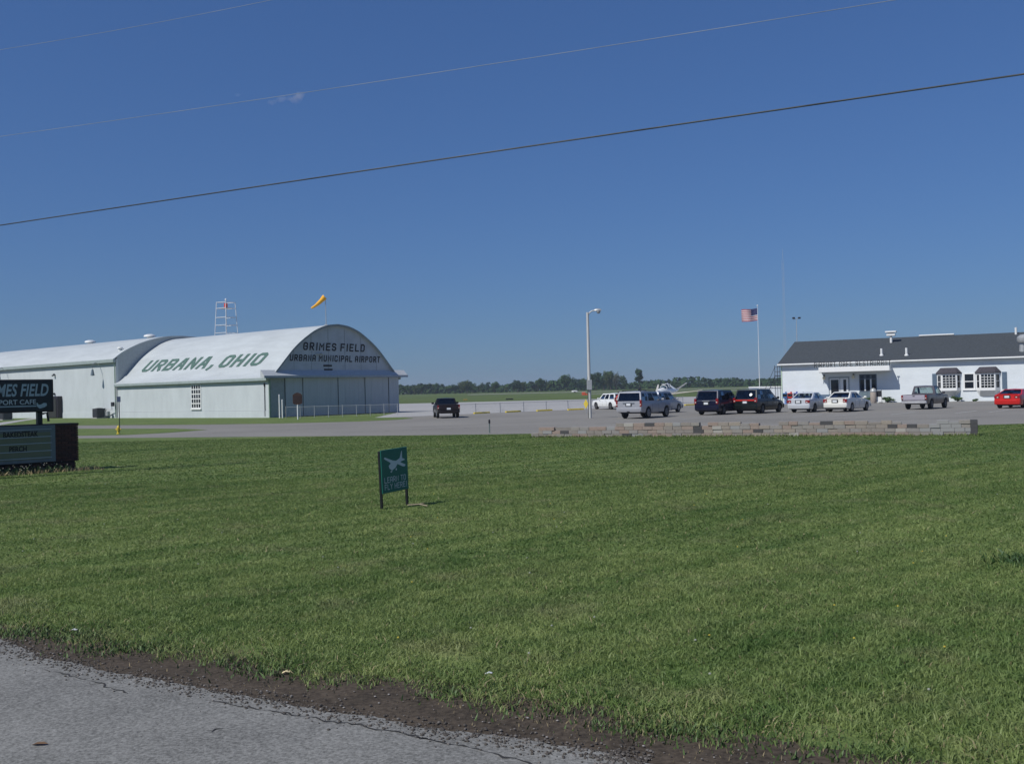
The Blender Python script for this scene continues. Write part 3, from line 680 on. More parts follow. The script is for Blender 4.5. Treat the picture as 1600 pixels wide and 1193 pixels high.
# roof pieces
def roof_at(px, py):     # where a sight line meets the front roof slope (local coords)
    Mi = cafe.matrix_basis.inverted(); e = Mi @ EYE; d = (Mi.to_3x3() @ ray(px, py))
    t = (CE + e.y * s_ - e.z) / (d.z - d.y * s_); return e + d * t
for x, y, h in ((1377.5, 555, .72), (1416.5, 555, .78)):
    p = roof_at(x, y); b = MB(); b.tube([(p.x, p.y, p.z - .1), (p.x, p.y, p.z + h)], .12, 8); b.lathe([(.22, -.05), (.2, .08), (.12, .12)], tuple(p), 10); b.build("vent_pipe", white_metal, cafe)
p = roof_at(1392.5, 535); b = MB(); b.tube([(p.x, p.y, p.z - .1), (p.x, p.y, p.z + .75)], .14, 8); b.box((p.x, p.y, p.z + .85), (.9, .55, .26), bev=.03); b.box((p.x, p.y, p.z + 1.17), (1.15, .8, .18), bev=.03); b.box((p.x, p.y, p.z + 1.03), (.6, .4, .14)); b.build("exhaust_vent", white_metal, cafe)
p = roof_at(1587.5, 522); b = MB(); b.tube([(p.x, p.y, p.z - .1), (p.x, p.y, p.z + .72)], .12, 8); b.build("vent_pipe", white_metal, cafe)
u1, _ = cw.uv(1436, 523, -CDP); u2, _ = cw.uv(1491, 521, -CDP)
b = MB(); b.box(((u1 + u2) / 2, CDP, CR + .08), (u2 - u1, .5, .16), bev=.04); b.build("ridge_vent", white_metal, cafe)
p = roof_at(1598, 548); b = MB(); b.tube([(p.x, p.y, p.z - .1), (p.x + .05, p.y, p.z + .8)], .32, 12); b.lathe([(.5, .8), (.62, 1.0), (.6, 1.35), (.3, 1.6), (0, 1.65)], (p.x + .1, p.y, p.z), 14); b.build("roof_fan", [galv], cafe, 40)
# awning over the entrance
ua, _ = cw.uv(1279, 582, 1.6); ub, _ = cw.uv(1390, 578, 1.6); za = cw.uv(1335, 580.2, 1.6)[1]; zb = cw.uv(1335, 572.2, 1.6)[1]
AWD = 1.62
b = MB(); b.b2(ua, ub, -AWD, -.002, za, zb, bev=.02); aw_ = b.build("awning", white_trim, cafe)
b = MB(); b.b2(ua + .06, ub - .06, -AWD + .06, -.06, za - .03, za - .002); b.build("awning_soffit", mat("soffit_grey", (.45, .5, .52)), aw_)
lx, _ = cw.uv(1272, 571, 1.4); rx, _ = cw.uv(1392, 567, 1.4); txt = "AIRPORT CAFE RESTAURANT"; hh = .50
tw = text_width(txt, hh, .19, .34, 1, .75); k = (rx - lx) / tw
b, _ = lettering(txt, hh, .19, lambda x, y, d: (lx + x * k, -1.35 - d, zb + .03 + y), gap=.34, depth=.05, space=.75); b.build("sign_letter_row", gable_ink, aw_)
# entrance door pair
def rect(x0, y0, x1, y1, off=0.02):
    a = cw.uv(x0, y1, off); c = cw.uv(x1, y0, off); return a[0], c[0], a[1], c[1]
u1, u2, z1, z2 = rect(1295.5, 588, 1327, 629.5)
z1 = .03
b = MB(); b.b2(u1, u2, -.03, -.003, z1, z2); dr_ = b.build("entrance_frame", mat("door_frame_grey", (.32, .36, .38), .5), cafe)
um = (u1 + u2) / 2 + .1
for i, (a, c, sw) in enumerate(((u1 + .12, um - .03, 0.0), (um + .03, u2 - .12, 0.0))):
    b = MB(); b.b2(a, c, -.075, -.032, z1, z2 - .14); lf = b.build("door", white_trim, cafe)
    b = MB(); g0, g1 = (a + .13, c - .1) if i == 0 else (a + .32, c - .2); b.b2(g0, g1, -.085, -.076, z1 + .35, z2 - .3); b.build("pane", dark_glass, lf)
    b = MB(); hx = c - .07 if i == 0 else a + .07; b.tube([(hx, -.08, 1.0), (hx, -.13, 1.02), (hx, -.13, 1.28), (hx, -.08, 1.3)], .015, 6); b.build("handle", galv, lf)
for x, y in ((1287.5, 590), (1333.5, 588.5)):
    u, z = cw.uv(x, y, .15); b = MB(); b.box((u, -.06, z + .22), (.14, .11, .2), bev=.03); b.tube([(u, -.1, z + .25), (u, -.28, z + .32), (u, -.3, z + .15)], .02, 6); lp = b.build("wall_lamp", dark_metal, cafe)
    b = MB(); b.lathe([(.06, .2), (.16, .0), (.17, -.06), (.1, -.16), (0, -.2)], (u, -.3, z), 12); b.build("lamp_globe", mat("lamp_globe_cream", (.75, .68, .5), .3), lp, 50)
# three-light window next to the door
u1, u2, z1, z2 = rect(1343, 584, 1369.5, 612)
b = MB(); b.b2(u1, u2, -.03, -.003, z1, z2); wn = b.build("window", mat("window_frame_slate", (.10, .13, .17), .5), cafe)
for i in range(3):
    a = u1 + (u2 - u1) * i / 3 + .1; c = u1 + (u2 - u1) * (i + 1) / 3 - .1
    b = MB(); b.b2(a, c, -.045, -.031, z1 + .1, z2 - .55); b.build("pane", dark_glass, wn)
    b = MB(); b.b2(a, c, -.045, -.031, z2 - .45, z2 - .1); b.build("transom_pane", mat("transom_glass", (.03, .04, .06), .1), wn)
for i in (1, 2):
    a = u1 + (u2 - u1) * i / 3; b = MB(); b.b2(a - .07, a + .07, -.06, -.031, z1 + .1, z2 - .5); b.build("mullion", white_trim, wn)
b = MB(); b.b2(u1 - .05, u2 + .05, -.1, -.003, z1 - .9, z1 - .02); b.build("panel_below", mat("slate_panel", (.14, .19, .22), .6), wn)
# bay windows
blue_grey = mat("blue_grey_shutter", (.12, .17, .23), .6, var=.08)
def shutter(x0, y0, x1, y1):
    u1, u2, z1, z2 = rect(x0, y0, x1, y1); b = MB(); b.b2(u1, u2, -.05, -.003, z1, z2)
    k = 14
    for i in range(k): z = z1 + (z2 - z1) * (i + .2) / k; b.b2(u1 + .05, u2 - .05, -.065, -.051, z, z + (z2 - z1) / k * .55)
    b.build("shutter", blue_grey, cafe)
shutter(1457, 583.5, 1463.5, 607); shutter(1566, 580.5, 1573, 607)
def bay(xl, xr, yt, yb, xc0, xc1):
    D = .55
    u1, u2, z1, z2 = rect(xl, yt, xr, yb); c1, _ = cw.uv(xc0, yb, D); c2, _ = cw.uv(xc1, yb, D)
    A_ = [(u1, -.003), (c1 - .22, -D), (c2 + .22, -D), (u2, -.003)]
    b = MB(); b.prism([(x, y, z1) for x, y in A_], (0, 0, z2 - z1)); bw = b.build("bay_window", white_trim, cafe)
    # small hipped roof
    b = MB(); o = .12; E_ = [(u1 - o, -.003), (c1 - .25, -D - o), (c2 + .25, -D - o), (u2 + o, -.003)]; q = .62
    ct = ((u1 + u2) / 2, .0); T_ = [(ct[0] + (x - ct[0]) * q, -.003 + (y + .003) * .25) for x, y in E_]
    b.loft([[(x, y, z2 + .01) for x, y in E_], [(x, y, z2 + .10) for x, y in E_], [(x, y, z2 + .62) for x, y in T_]]); b.build("bay_roof", mat("bay_shingle", (.055, .05, .06), .85, var=.2, scale=8), bw)
    b = MB(); B_ = [(ct[0] + (x - ct[0]) * .72, -.003 + (y + .003) * .1) for x, y in A_]
    b.loft([[(x, y, z1 - .62) for x, y in B_], [(x, y, z1 - .06) for x, y in A_], [(x, y, z1 - .004) for x, y in A_]]); b.build("bay_skirt", white_trim, bw)
    def lit(p, q, n, name, cols, rows, m=.10):
        p = Vector((p[0], p[1])); q = Vector((q[0], q[1])); t = (q - p); Ln = t.length; t.normalize(); nn = Vector((t.y, -t.x))
        P3 = lambda s, z, d: (p.x + t.x * s + nn.x * d, p.y + t.y * s + nn.y * d, z)
        s0, s1, za_, zb_ = m, Ln - m, z1 + .22, z2 - .14
        b = MB(); b.quad(P3(s0, za_, .006), P3(s1, za_, .006), P3(s1, zb_, .006), P3(s0, zb_, .006)); pn = b.build(name, dark_glass, bw)
        b = MB()
        bar = lambda a0, a1, h0, h1: b.prism([P3(a0, h0, .008), P3(a1, h0, .008), P3(a1, h1, .008), P3(a0, h1, .008)], (nn.x * .02, nn.y * .02, 0))
        for i in range(1, cols): s = s0 + (s1 - s0) * i / cols; bar(s - .018, s + .018, za_, zb_)
        for j in range(1, rows): z = za_ + (zb_ - za_) * j / rows; bar(s0, s1, z - .018, z + .018)
        if b.v: pass
    lit(A_[1], A_[2], None, "pane", 1, 1); 
    # muntin grids as sub-parts of the bay
    def grid(p, q, cols, rows, m=.10):
        p = Vector((p[0], p[1])); q = Vector((q[0], q[1])); t = (q - p); Ln = t.length; t.normalize(); nn = Vector((t.y, -t.x)); b = MB()
        P3 = lambda s, z, d: (p.x + t.x * s + nn.x * d, p.y + t.y * s + nn.y * d, z)
        s0, s1, za_, zb_ = m, Ln - m, z1 + .22, z2 - .14
        def bar(a0, a1, h0, h1, dd): b.prism([P3(a0, h0, .009), P3(a1, h0, .009), P3(a1, h1, .009), P3(a0, h1, .009)], (nn.x * dd, nn.y * dd, 0))
        for i in range(1, cols): s = s0 + (s1 - s0) * i / cols; bar(s - .02, s + .02, za_, zb_, .02)
        for j in range(1, rows): z = za_ + (zb_ - za_) * j / rows; bar(s0, s1, z - .02, z + .02, .025)
        b.build("muntin_grid", white_trim, bw)
    grid(A_[1], A_[2], 4, 5)
    for p, q in ((A_[0], A_[1]), (A_[2], A_[3])): lit(p, q, None, "pane", 1, 1, .14); grid(p, q, 1, 2, .14)
bay(1464.5, 1501, 583.5, 609.5, 1475.5, 1491.5)
bay(1525.5, 1562.5, 582, 609, 1535.5, 1551.5)
u1, u2, z1, z2 = rect(1505, 582.5, 1523.5, 608.5)
b = MB(); b.b2(u1, u2, -.05, -.003, z1, z2); wn = b.build("window", white_trim, cafe)
zm = (z1 + z2) / 2
for a, c in ((z1 + .14, zm - .05), (zm + .05, z2 - .1)): b = MB(); b.b2(u1 + .16, u2 - .16, -.06, -.051, a, c); b.build("pane", dark_glass, wn)
b = MB(); b.b2(u1 - .05, u2 + .05, -.12, -.003, z1 - .08, z1 - .003); b.build("sill", white_trim, wn)

# things around the cafe door
def at_wall(px, off, z=0.0):
    u, _ = cw.uv(px, 610, off); p = CP + CD * u; n = cw.n; return Vector((p.x + n.x * off, p.y + n.y * off, z))
q = at_wall(1364.5, 1.3); t = thing("trash_can", "tan cylindrical trash can standing by the cafe entrance", "trash can", (q.x, q.y, .004), CROT)
t.scale = (.78, .78, .95)
b = MB(); b.lathe([(.36, 0), (.40, .05), (.40, 1.15), (.36, 1.2)], (0, 0, 0), 18); b.build("body", mat("pebble_tan", (.34, .29, .25), .9, var=.25, scale=30, bump=.4), t, 40)
b = MB(); b.lathe([(.42, 1.2), (.42, 1.28), (.30, 1.5), (.12, 1.6), (0, 1.62)], (0, 0, 0), 18); b.build("lid", galv, t, 40)
q = at_wall(1373, 1.1); t = thing("menu_stand", "black and white menu board standing right of the trash can", "sign", (q.x, q.y, .004), CROT)
b = MB(); b.b2(-.28, .28, -.03, .03, .62, 1.25, bev=.01); b.build("board", dark_metal, t)
b = MB(); b.b2(-.26, .26, -.04, .02, .08, .60); b.build("lower_panel", white_trim, t)
for x in (-.26, .26): b = MB(); b.tube([(x, .06, 0), (x, .06, 1.3)], .025, 6); b.build("leg", dark_metal, t)
q = at_wall(1289, .75); t = thing("bench", "grey bench under the wall lamp left of the cafe door", "bench", (q.x, q.y, .004), CROT)
b = MB(); b.b2(-.7, .7, -.25, .25, .40, .46, bev=.01); b.build("seat", blue_grey, t)
b = MB(); b.b2(-.7, .7, .25, .30, .5, .95, bev=.01); b.build("backrest", blue_grey, t)
for x in (-.62, .62):
    b = MB(); b.b2(x - .04, x + .04, -.22, -.14, 0, .4); b.build("leg", dark_metal, t); b = MB(); b.b2(x - .04, x + .04, .24, .30, 0, .5); b.build("leg", dark_metal, t)
for x, c, nm, lab in ((1226.5, (.06, .16, .38), "blue", "light blue newspaper box, leftmost by the cafe's left corner"), (1234.5, (.55, .04, .03), "red", "red newspaper box against the white cafe wall"), (1243.5, (.07, .10, .36), "violet", "dark blue newspaper box right of the red one"), (1253, (.55, .60, .62), "pale", "pale grey newspaper box, rightmost of the row")):
    q = at_wall(x, .5); t = thing("newspaper_box", lab, "newspaper box", (q.x, q.y, .004), CROT, "newspaper boxes by the cafe corner")
    pm_ = mat("box_paint_" + nm, c, .4)
    b = MB(); b.b2(-.24, .24, -.2, .2, .62, 1.18, bev=.04); b.build("cabinet", pm_, t)
    b = MB(); b.prism([(-.2, -.215, .80), (.2, -.215, .80), (.2, -.215, 1.10), (-.2, -.215, 1.10)], (0, .012, 0)); b.build("window", dark_glass, t)
    b = MB(); b.b2(-.07, .07, -.1, .1, .05, .62); b.b2(-.22, .22, -.2, .2, 0, .05); b.build("pedestal", mat("box_base_" + nm, tuple(min(.6, v * 1.2 + .12) for v in c), .6), t)
    b = MB(); b.box((.12, -.1, 1.25), (.16, .14, .16), bev=.03); b.build("coin_box", pm_, t)
# low white wing wall left of the cafe, and the outside stair
q = G(1171, 625.8); q2 = CP + CD * -.2 + Vector((cw.n.x, cw.n.y)) * -6; d = Vector((q2.x - q.x, q2.y - q.y, 0))
t = thing("low_wing", "low white flat wing with pale coping beyond the cafe's left corner", "wall", (q.x, q.y, 0), math.atan2(d.y, d.x))
b = MB(); b.b2(0, d.length, 0, 1.2, -.1, 1.72); b.build("wall", white_wall, t)
b = MB(); b.b2(-.08, d.length, -.08, 1.28, 1.721, 1.9, bev=.02); b.build("coping", white_trim, t)
q = CP + CD * -.75 + Vector((cw.n.x, cw.n.y)) * -1.5
t = thing("outside_stair", "dark metal outside stair against the cafe's left end wall", "stair", (q.x, q.y, 0), CROT); t.scale = (.55, .8, .92)
for x, y in ((-.5, 0), (.5, 0), (-.5, 1.6), (.5, 1.6)): b = MB(); b.tube([(x, y, 0), (x, y, 4.6)], .05, 6); b.build("post", dark_metal, t)
b = MB(); b.b2(-.6, .6, -.05, 1.65, 3.3, 3.38); b.build("landing", dark_metal, t)
for z in (3.85, 4.4): b = MB(); b.tube([(-.5, 0, z), (.5, 0, z), (.5, 1.6, z)], .035, 6); b.build("rail", dark_metal, t)
for i in range(11): b = MB(); b.b2(-2.9 + i * .22, -2.64 + i * .22, .1, 1.1, .27 + i * .28, .31 + i * .28); b.build("tread", dark_metal, t)
b = MB(); b.tube([(-2.9, .05, 1.3), (-.5, .05, 4.4)], .035, 6); b.tube([(-2.9, .05, .15), (-.5, .05, 3.3)], .05, 6); b.build("handrail", dark_metal, t)

# ================================================================== plants, trees
leaf_a = mat("tree_leaf_dark", (.030, .062, .020), .8, var=.35, scale=.35, spec=.15)
leaf_b = mat("tree_leaf_mid", (.045, .085, .026), .8, var=.30, scale=.35, spec=.15)
leaf_c = mat("tree_leaf_pale", (.105, .115, .085), .85, var=.30, scale=.35, spec=.1)
leaf_d = mat("tree_leaf_yellow_green", (.065, .090, .028), .8, var=.30, scale=.35, spec=.15)
leaf_e = mat("tree_leaf_blue_green", (.028, .058, .032), .8, var=.3, scale=.35, spec=.15)
bark = mat("tree_bark", (.075, .06, .048), .95, var=.25, scale=2)
shrub_leaf = mat("shrub_leaf", (.045, .085, .025), .8, var=.35, scale=6)
def crown_mesh(name, m, rx, rzz, h0, n, leaf, seed, lobes=9, squash=1.0):
    r = np.random.default_rng(seed); V = []; Fc = []
    cs = []
    for i in range(lobes):
        a = r.uniform(0, 2 * math.pi); f = r.uniform(.15, .72); zf = r.uniform(-.55, .75)
        rad = r.uniform(.28, .50)
        k = math.sqrt(max(.1, 1 - zf * zf * .9))
        cs.append((math.cos(a) * f * rx * k, math.sin(a) * f * rx * k, h0 + rzz * (1 + zf) * .98, rad * rx * (1 - .25 * max(0, zf)), rad * rzz * .85))
    cs.append((0, 0, h0 + rzz, rx * .55, rzz * .75)); wts = np.array([c[3] ** 2 for c in cs]); wts /= wts.sum()
    for i in range(n):
        c = cs[r.choice(len(cs), p=wts)]; d = r.normal(size=3); d /= np.linalg.norm(d); q = r.uniform(.72, 1.06) if r.random() < .8 else r.uniform(.3, .8)
        p = np.array([c[0] + d[0] * c[3] * q, c[1] + d[1] * c[3] * q, c[2] + d[2] * c[4] * q])
        t = r.normal(size=3); t -= d * t.dot(d) * .6; t /= np.linalg.norm(t); bb = np.cross(d, t) + r.normal(size=3) * .25; bb /= np.linalg.norm(bb); s = leaf * r.uniform(.6, 1.4)
        o = len(V); V += [p - t * s, p - bb * s * .7, p + t * s, p + bb * s * .7]; Fc.append((o, o + 1, o + 2, o + 3))
    me = bpy.data.meshes.new(name); me.from_pydata([tuple(v) for v in V], [], Fc); me.materials.append(m); me.update(); return me
def trunk_mesh(h, r_, seed):
    rr = random.Random(seed); b = MB(); p = [(0, 0, -.3)]
    for i in range(1, 5): p.append((rr.uniform(-.2, .2) * i * .4, rr.uniform(-.2, .2) * i * .4, h * i / 4))
    b.tube(p, r_, 7, r1=r_ * .35)
    for i in range(4):
        a = rr.uniform(0, 6.28); z = h * rr.uniform(.45, .8); L_ = h * .45; b.tube([(p[2][0], p[2][1], z), (math.cos(a) * L_ * .5, math.sin(a) * L_ * .5, z + L_ * .45), (math.cos(a) * L_ * .8, math.sin(a) * L_ * .8, z + L_)], r_ * .4, 5, r1=r_ * .12)
    return b.mesh("trunk", bark)
VAR = []
for i in range(8):
    m = (leaf_a, leaf_b, leaf_d, leaf_a, leaf_e, leaf_b, leaf_a, leaf_d)[i]
    VAR.append((crown_mesh("crown", m, 6.5 + (i % 3), 6.0 + (i % 4) * .7, 2.2, 900, .62, 40 + i, 8 + i % 4), trunk_mesh(9, .38, i)))
TALL = (crown_mesh("crown", leaf_a, 3.0, 3.7, 3.4, 1000, .40, 77, 9), trunk_mesh(7, .3, 20))
PALE = (crown_mesh("crown", leaf_c, 6.0, 7.5, 4.0, 420, .45, 88, 10), trunk_mesh(13, .4, 21))
def tree(px, dist, top_py, var, label, group, wscale=1.0, cat="tree"):
    p = AT(px, 600, dist); z = hz(dist); zt = AT(px, top_py, dist).z - z
    cm, tm = var; h = max(v.co.z for v in cm.vertices) if cm.name not in HH else HH[cm.name]; HH[cm.name] = h
    s = zt / h; t = thing("tree", label, cat, (p.x, p.y, z), random.uniform(0, 6.28), group)
    t.scale = (s * wscale, s * wscale, s); inst("crown", cm, t); inst("trunk", tm, t); return t
HH = {}
# skyline of the treeline: photo heights of the tree tops
SKY = [(600, 604), (622, 603), (645, 600), (664, 598), (690, 599), (712, 597), (728, 594), (745, 600), (752, 596), (772, 597), (792, 600), (808, 594), (826, 598), (845, 590), (862, 597), (885, 585), (905, 592), (915, 586), (935, 580), (950, 578), (975, 586), (990, 596), (1010, 598), (1030, 592), (1050, 595), (1075, 597), (1100, 595), (1118, 592), (1135, 589), (1155, 590), (1175, 592), (1200, 588), (1212, 586), (1235, 588)]
def top_at(x): return float(np.interp(x, [s[0] for s in SKY], [s[1] for s in SKY]))
L1 = "rounded dark green tree in the far treeline between the hangar and the lamp post"
L2 = "tall dark green tree in the far treeline between the lamp post and the small airplane"
L3 = "distant low green tree in the treeline right of the small airplane"
x = 590.0; k = 0
while x < 1262:
    if not (982 < x < 996):
        dist = random.uniform(560, 640) if x < 985 else random.uniform(640, 760)
        lab, gr = (L1, "far trees left of the lamp post") if x < 918 else (L2, "far trees behind the parked cars") if x < 1012 else (L3, "far trees right of the airplane")
        tp = top_at(x) + random.uniform(-1.5, 4.0)
        tree(x, dist, tp, VAR[k % 8], lab, gr, random.uniform(.9, 1.35)); k += 1
    x += random.uniform(6.5, 12)
for x, y in ((885, 584), (728, 592.5), (845, 589.5), (808, 593), (772, 596.5)): tree(x, 545, y, VAR[k % 8], L1, "far trees left of the lamp post", .95); k += 1
for x, y in ((930, 580), (949, 578)): tree(x, 545, y, VAR[k % 8], L2, "far trees behind the parked cars", .8); k += 1
tree(999.5, 520, 574.5, TALL, "lone taller tree with a bushy top standing above the treeline", None, 1.0)
tree(963, 520, 580, PALE, "pale grey green thin leaved tree in the treeline above the white car", None, .8)
def mass(name, x0, x1, y0, y1, hgt, n, leaf, m, seed):
    r = np.random.default_rng(seed); V = []; Fc = []
    for i in range(n):
        x = r.uniform(x0, x1); y = r.uniform(y0, y1); z = hz(y) + hgt * r.uniform(0, 1) ** .9 * (1 + .25 * math.sin(x * .07) + .15 * math.sin(x * .23 + 1))
        t = r.normal(size=3); t /= np.linalg.norm(t); bb = np.cross(t, r.normal(size=3)); bb /= np.linalg.norm(bb); s = leaf * r.uniform(.6, 1.4); p = np.array([x, y, z]); o = len(V)
        V += [p - t * s, p - bb * s * .7, p + t * s, p + bb * s * .7]; Fc.append((o, o + 1, o + 2, o + 3))
    me = bpy.data.meshes.new(name); me.from_pydata([tuple(v) for v in V], [], Fc); me.materials.append(m)
    o = bpy.data.objects.new(name, me); COL.objects.link(o); return tag(o, kind="stuff")
tag(mass("woodland_undergrowth", -110, 330, 600, 680, 4.6, 12000, 1.1, leaf_a, 5), "dark woodland undergrowth along the foot of the far treeline", "undergrowth")
def shrub(px, py, w_, h_, label, seed):
    p = at_wall(px, .55); t = thing("shrub", label, "shrub", (p.x, p.y, 0), 0, None)
    me = crown_mesh("foliage", shrub_leaf, w_, h_ / 2, 0.02, 260, .09, seed, 6); inst("foliage", me, t)
    b = MB()
    for i in range(5): a = i * 1.25; b.tube([(0, 0, 0), (math.cos(a) * w_ * .4, math.sin(a) * w_ * .4, h_ * .6)], .015, 5)
    b.build("stem", bark, t)
shrub(1387, 629, .75, .62, "low green shrub right of the cafe door below the porch shade", 3)
shrub(1355, 629.5, .6, .55, "low green shrub beside the tan trash can", 4)
shrub(1495.5, 627.3, .65, .5, "small green shrub at the cafe wall between the bay windows", 5)
shrub(1522.5, 626.8, .35, .2, "tiny green weed clump at the foot of the cafe wall", 6)

# ================================================================== BLOCK WALL
wl = G(842, 683); wr = G(1517, 680); wd_ = (wr - wl); wd_.z = 0; WLn = wd_.length
bw_ = thing("block_wall", "low weathered wall of mixed tan, pink and grey blocks in front of the car park", "wall", (wl.x, wl.y, 0), math.atan2(wd_.y, wd_.x))
BM = [mat("block_%d" % i, c, .9, var=.16, scale=7, bump=.3, bscale=40) for i, c in enumerate(((.29, .25, .215), (.30, .235, .20), (.275, .25, .225), (.31, .265, .22), (.255, .225, .20), (.295, .225, .19), (.27, .25, .235)))]
bdark = mat("block_charcoal_or_shade", (.07, .068, .07), .85, var=.25, scale=8); bpale = mat("block_pale", (.37, .345, .31), .85, var=.12, scale=8); bgrey = mat("block_blue_grey", (.285, .28, .275), .9, var=.1, scale=8)
blk = MB(); blk.box((0, 0, 0), (1, 1, 1), bev=.03); BME = {}
def block_mesh(m):
    if m.name not in BME: BME[m.name] = blk.mesh("block", m)
    return BME[m.name]
CH = .152; rr = random.Random(12)
b = MB(); b.b2(.12, WLn - .3, .07, .30, 0, 3 * CH - .02); b.build("mortar_core", mat("mortar", (.22, .20, .18), .95), bw_)
for c in range(4):
    x = 0.0 if c % 2 == 0 else .0
    if c % 2: x -= .2
    while x < WLn - .02:
        L_ = rr.choice((.36, .40, .40, .44, .5)); x0 = max(x, 0); x1 = min(x + L_, WLn); x += L_
        if x1 - x0 < .1: continue
        if c == 2 and x1 > WLn - 3.3 and x1 < WLn - 1.7 : pass
        if c == 3:
            if x0 < 3.6 or (WLn - 2.6 < x0 < WLn - 1.3) or (x0 < WLn - 2.6 and rr.random() < .10): continue
        if c == 2 and x0 < 1.2 and x0 > .45: continue
        dk = rr.random()
        if x0 > WLn - 1.9: m = bgrey if dk < .7 else BM[2]
        elif dk < .055: m = bdark
        elif dk < .09: m = bpale
        elif dk < .12: m = bgrey
        else: m = rr.choice(BM)
        hgt = CH - .006 if c < 3 or rr.random() < .75 else CH * .6
        inst("block", block_mesh(m), bw_, ((x0 + x1) / 2, .14 + rr.uniform(-.012, .012), c * CH + hgt / 2), (0, rr.gauss(0, .004), rr.gauss(0, .012)), (x1 - x0 - .006, .32 + rr.uniform(-.02, .02), hgt))
for c in range(4): inst("block", block_mesh(bdark), bw_, (WLn + .12, .18, c * .152 + .076), (0, 0, rr.gauss(0, .015)), (.26, .42, .15))  # end column: shade of the wall's end face put into the dark block colour
inst("block", block_mesh(BM[2]), bw_, (-.22, .16, .10), (0, 0, .2), (.34, .3, .2))

# ================================================================== VEHICLES
def ease(pts, x):
    xs = [p[0] for p in pts]; zs = [p[1] for p in pts]
    return float(np.interp(x, xs, zs))
def paint(name, col, metal=0.0, rough=.35): return mat("paint_" + name, col, rough, metal, var=.05, scale=1.2, coat=.35, spec=.4)
def patch(P, wins, bulge, parent, body_m, glass_m, gname, trim_m=None, nsub=2):
    """P = bottom-left, bottom-right, top-right, top-left; windows in uv; returns body frame MB faces, glass parts built as objects"""
    P = [Vector(p) for p in P]; nrm = (P[1] - P[0]).cross(P[3] - P[0]).normalized()
    def S(u, v, o=0.0):
        p = P[0].lerp(P[1], u).lerp(P[3].lerp(P[2], u), v)
        return p + nrm * (bulge * 4 * u * (1 - u) * (.4 + .6 * (1 - abs(2 * v - 1))) + o)
    us = sorted({0.0, 1.0, .2, .4, .6, .8, *[w_[0] for w_ in wins], *[w_[1] for w_ in wins]}); vs = sorted({0.0, 1.0, .5, *[w_[2] for w_ in wins], *[w_[3] for w_ in wins]})
    fr = MB(); panes = [MB() for _ in wins]
    for i in range(len(us) - 1):
        for j in range(len(vs) - 1):
            uc, vc = (us[i] + us[i + 1]) / 2, (vs[j] + vs[j + 1]) / 2; tgt = fr; o = 0
            for k, w_ in enumerate(wins):
                if w_[0] < uc < w_[1] and w_[2] < vc < w_[3]: tgt = panes[k]; o = -.012
            tgt.quad(S(us[i], vs[j], o), S(us[i + 1], vs[j], o), S(us[i + 1], vs[j + 1], o), S(us[i], vs[j + 1], o))
    for pn in panes: pn.build(gname, glass_m, parent, 60)
    return fr
def wheel(parent, x, y, r, wid, side, rim_m):
    b = MB(); s = side
    b.lathe([(r * .62, -wid / 2), (r * .93, -wid / 2), (r, -wid / 2 + .04), (r, wid / 2 - .04), (r * .93, wid / 2), (r * .62, wid / 2)], (0, 0, 0), 24, 'y')
    w_ = b.build("wheel", rubber, parent, 40, (x, y, r))
    b = MB(); b.lathe([(r * .63, -.02), (r * .63, .075 * 1), (r * .56, .08), (r * .54, .03), (r * .16, .03), (r * .15, .08), (0.0, .085)] if s > 0 else [(r * .63, .02), (r * .63, -.075), (r * .56, -.08), (r * .54, -.03), (r * .16, -.03), (r * .15, -.08), (0, -.085)], (0, s * (wid / 2 - .065), 0), 20, 'y')
    for k in range(6):
        a = k * math.pi / 3; c, n = math.cos(a), math.sin(a); q = r * .045
        b.prism([(c * r * .12 - n * q, s * (wid / 2 - .02), n * r * .12 + c * q), (c * r * .56 - n * q * 1.5, s * (wid / 2 - .02), n * r * .56 + c * q * 1.5), (c * r * .56 + n * q * 1.5, s * (wid / 2 - .02), n * r * .56 - c * q * 1.5), (c * r * .12 + n * q, s * (wid / 2 - .02), n * r * .12 - c * q)], (0, s * .03, 0))
    b.build("rim", rim_m, w_, 30)
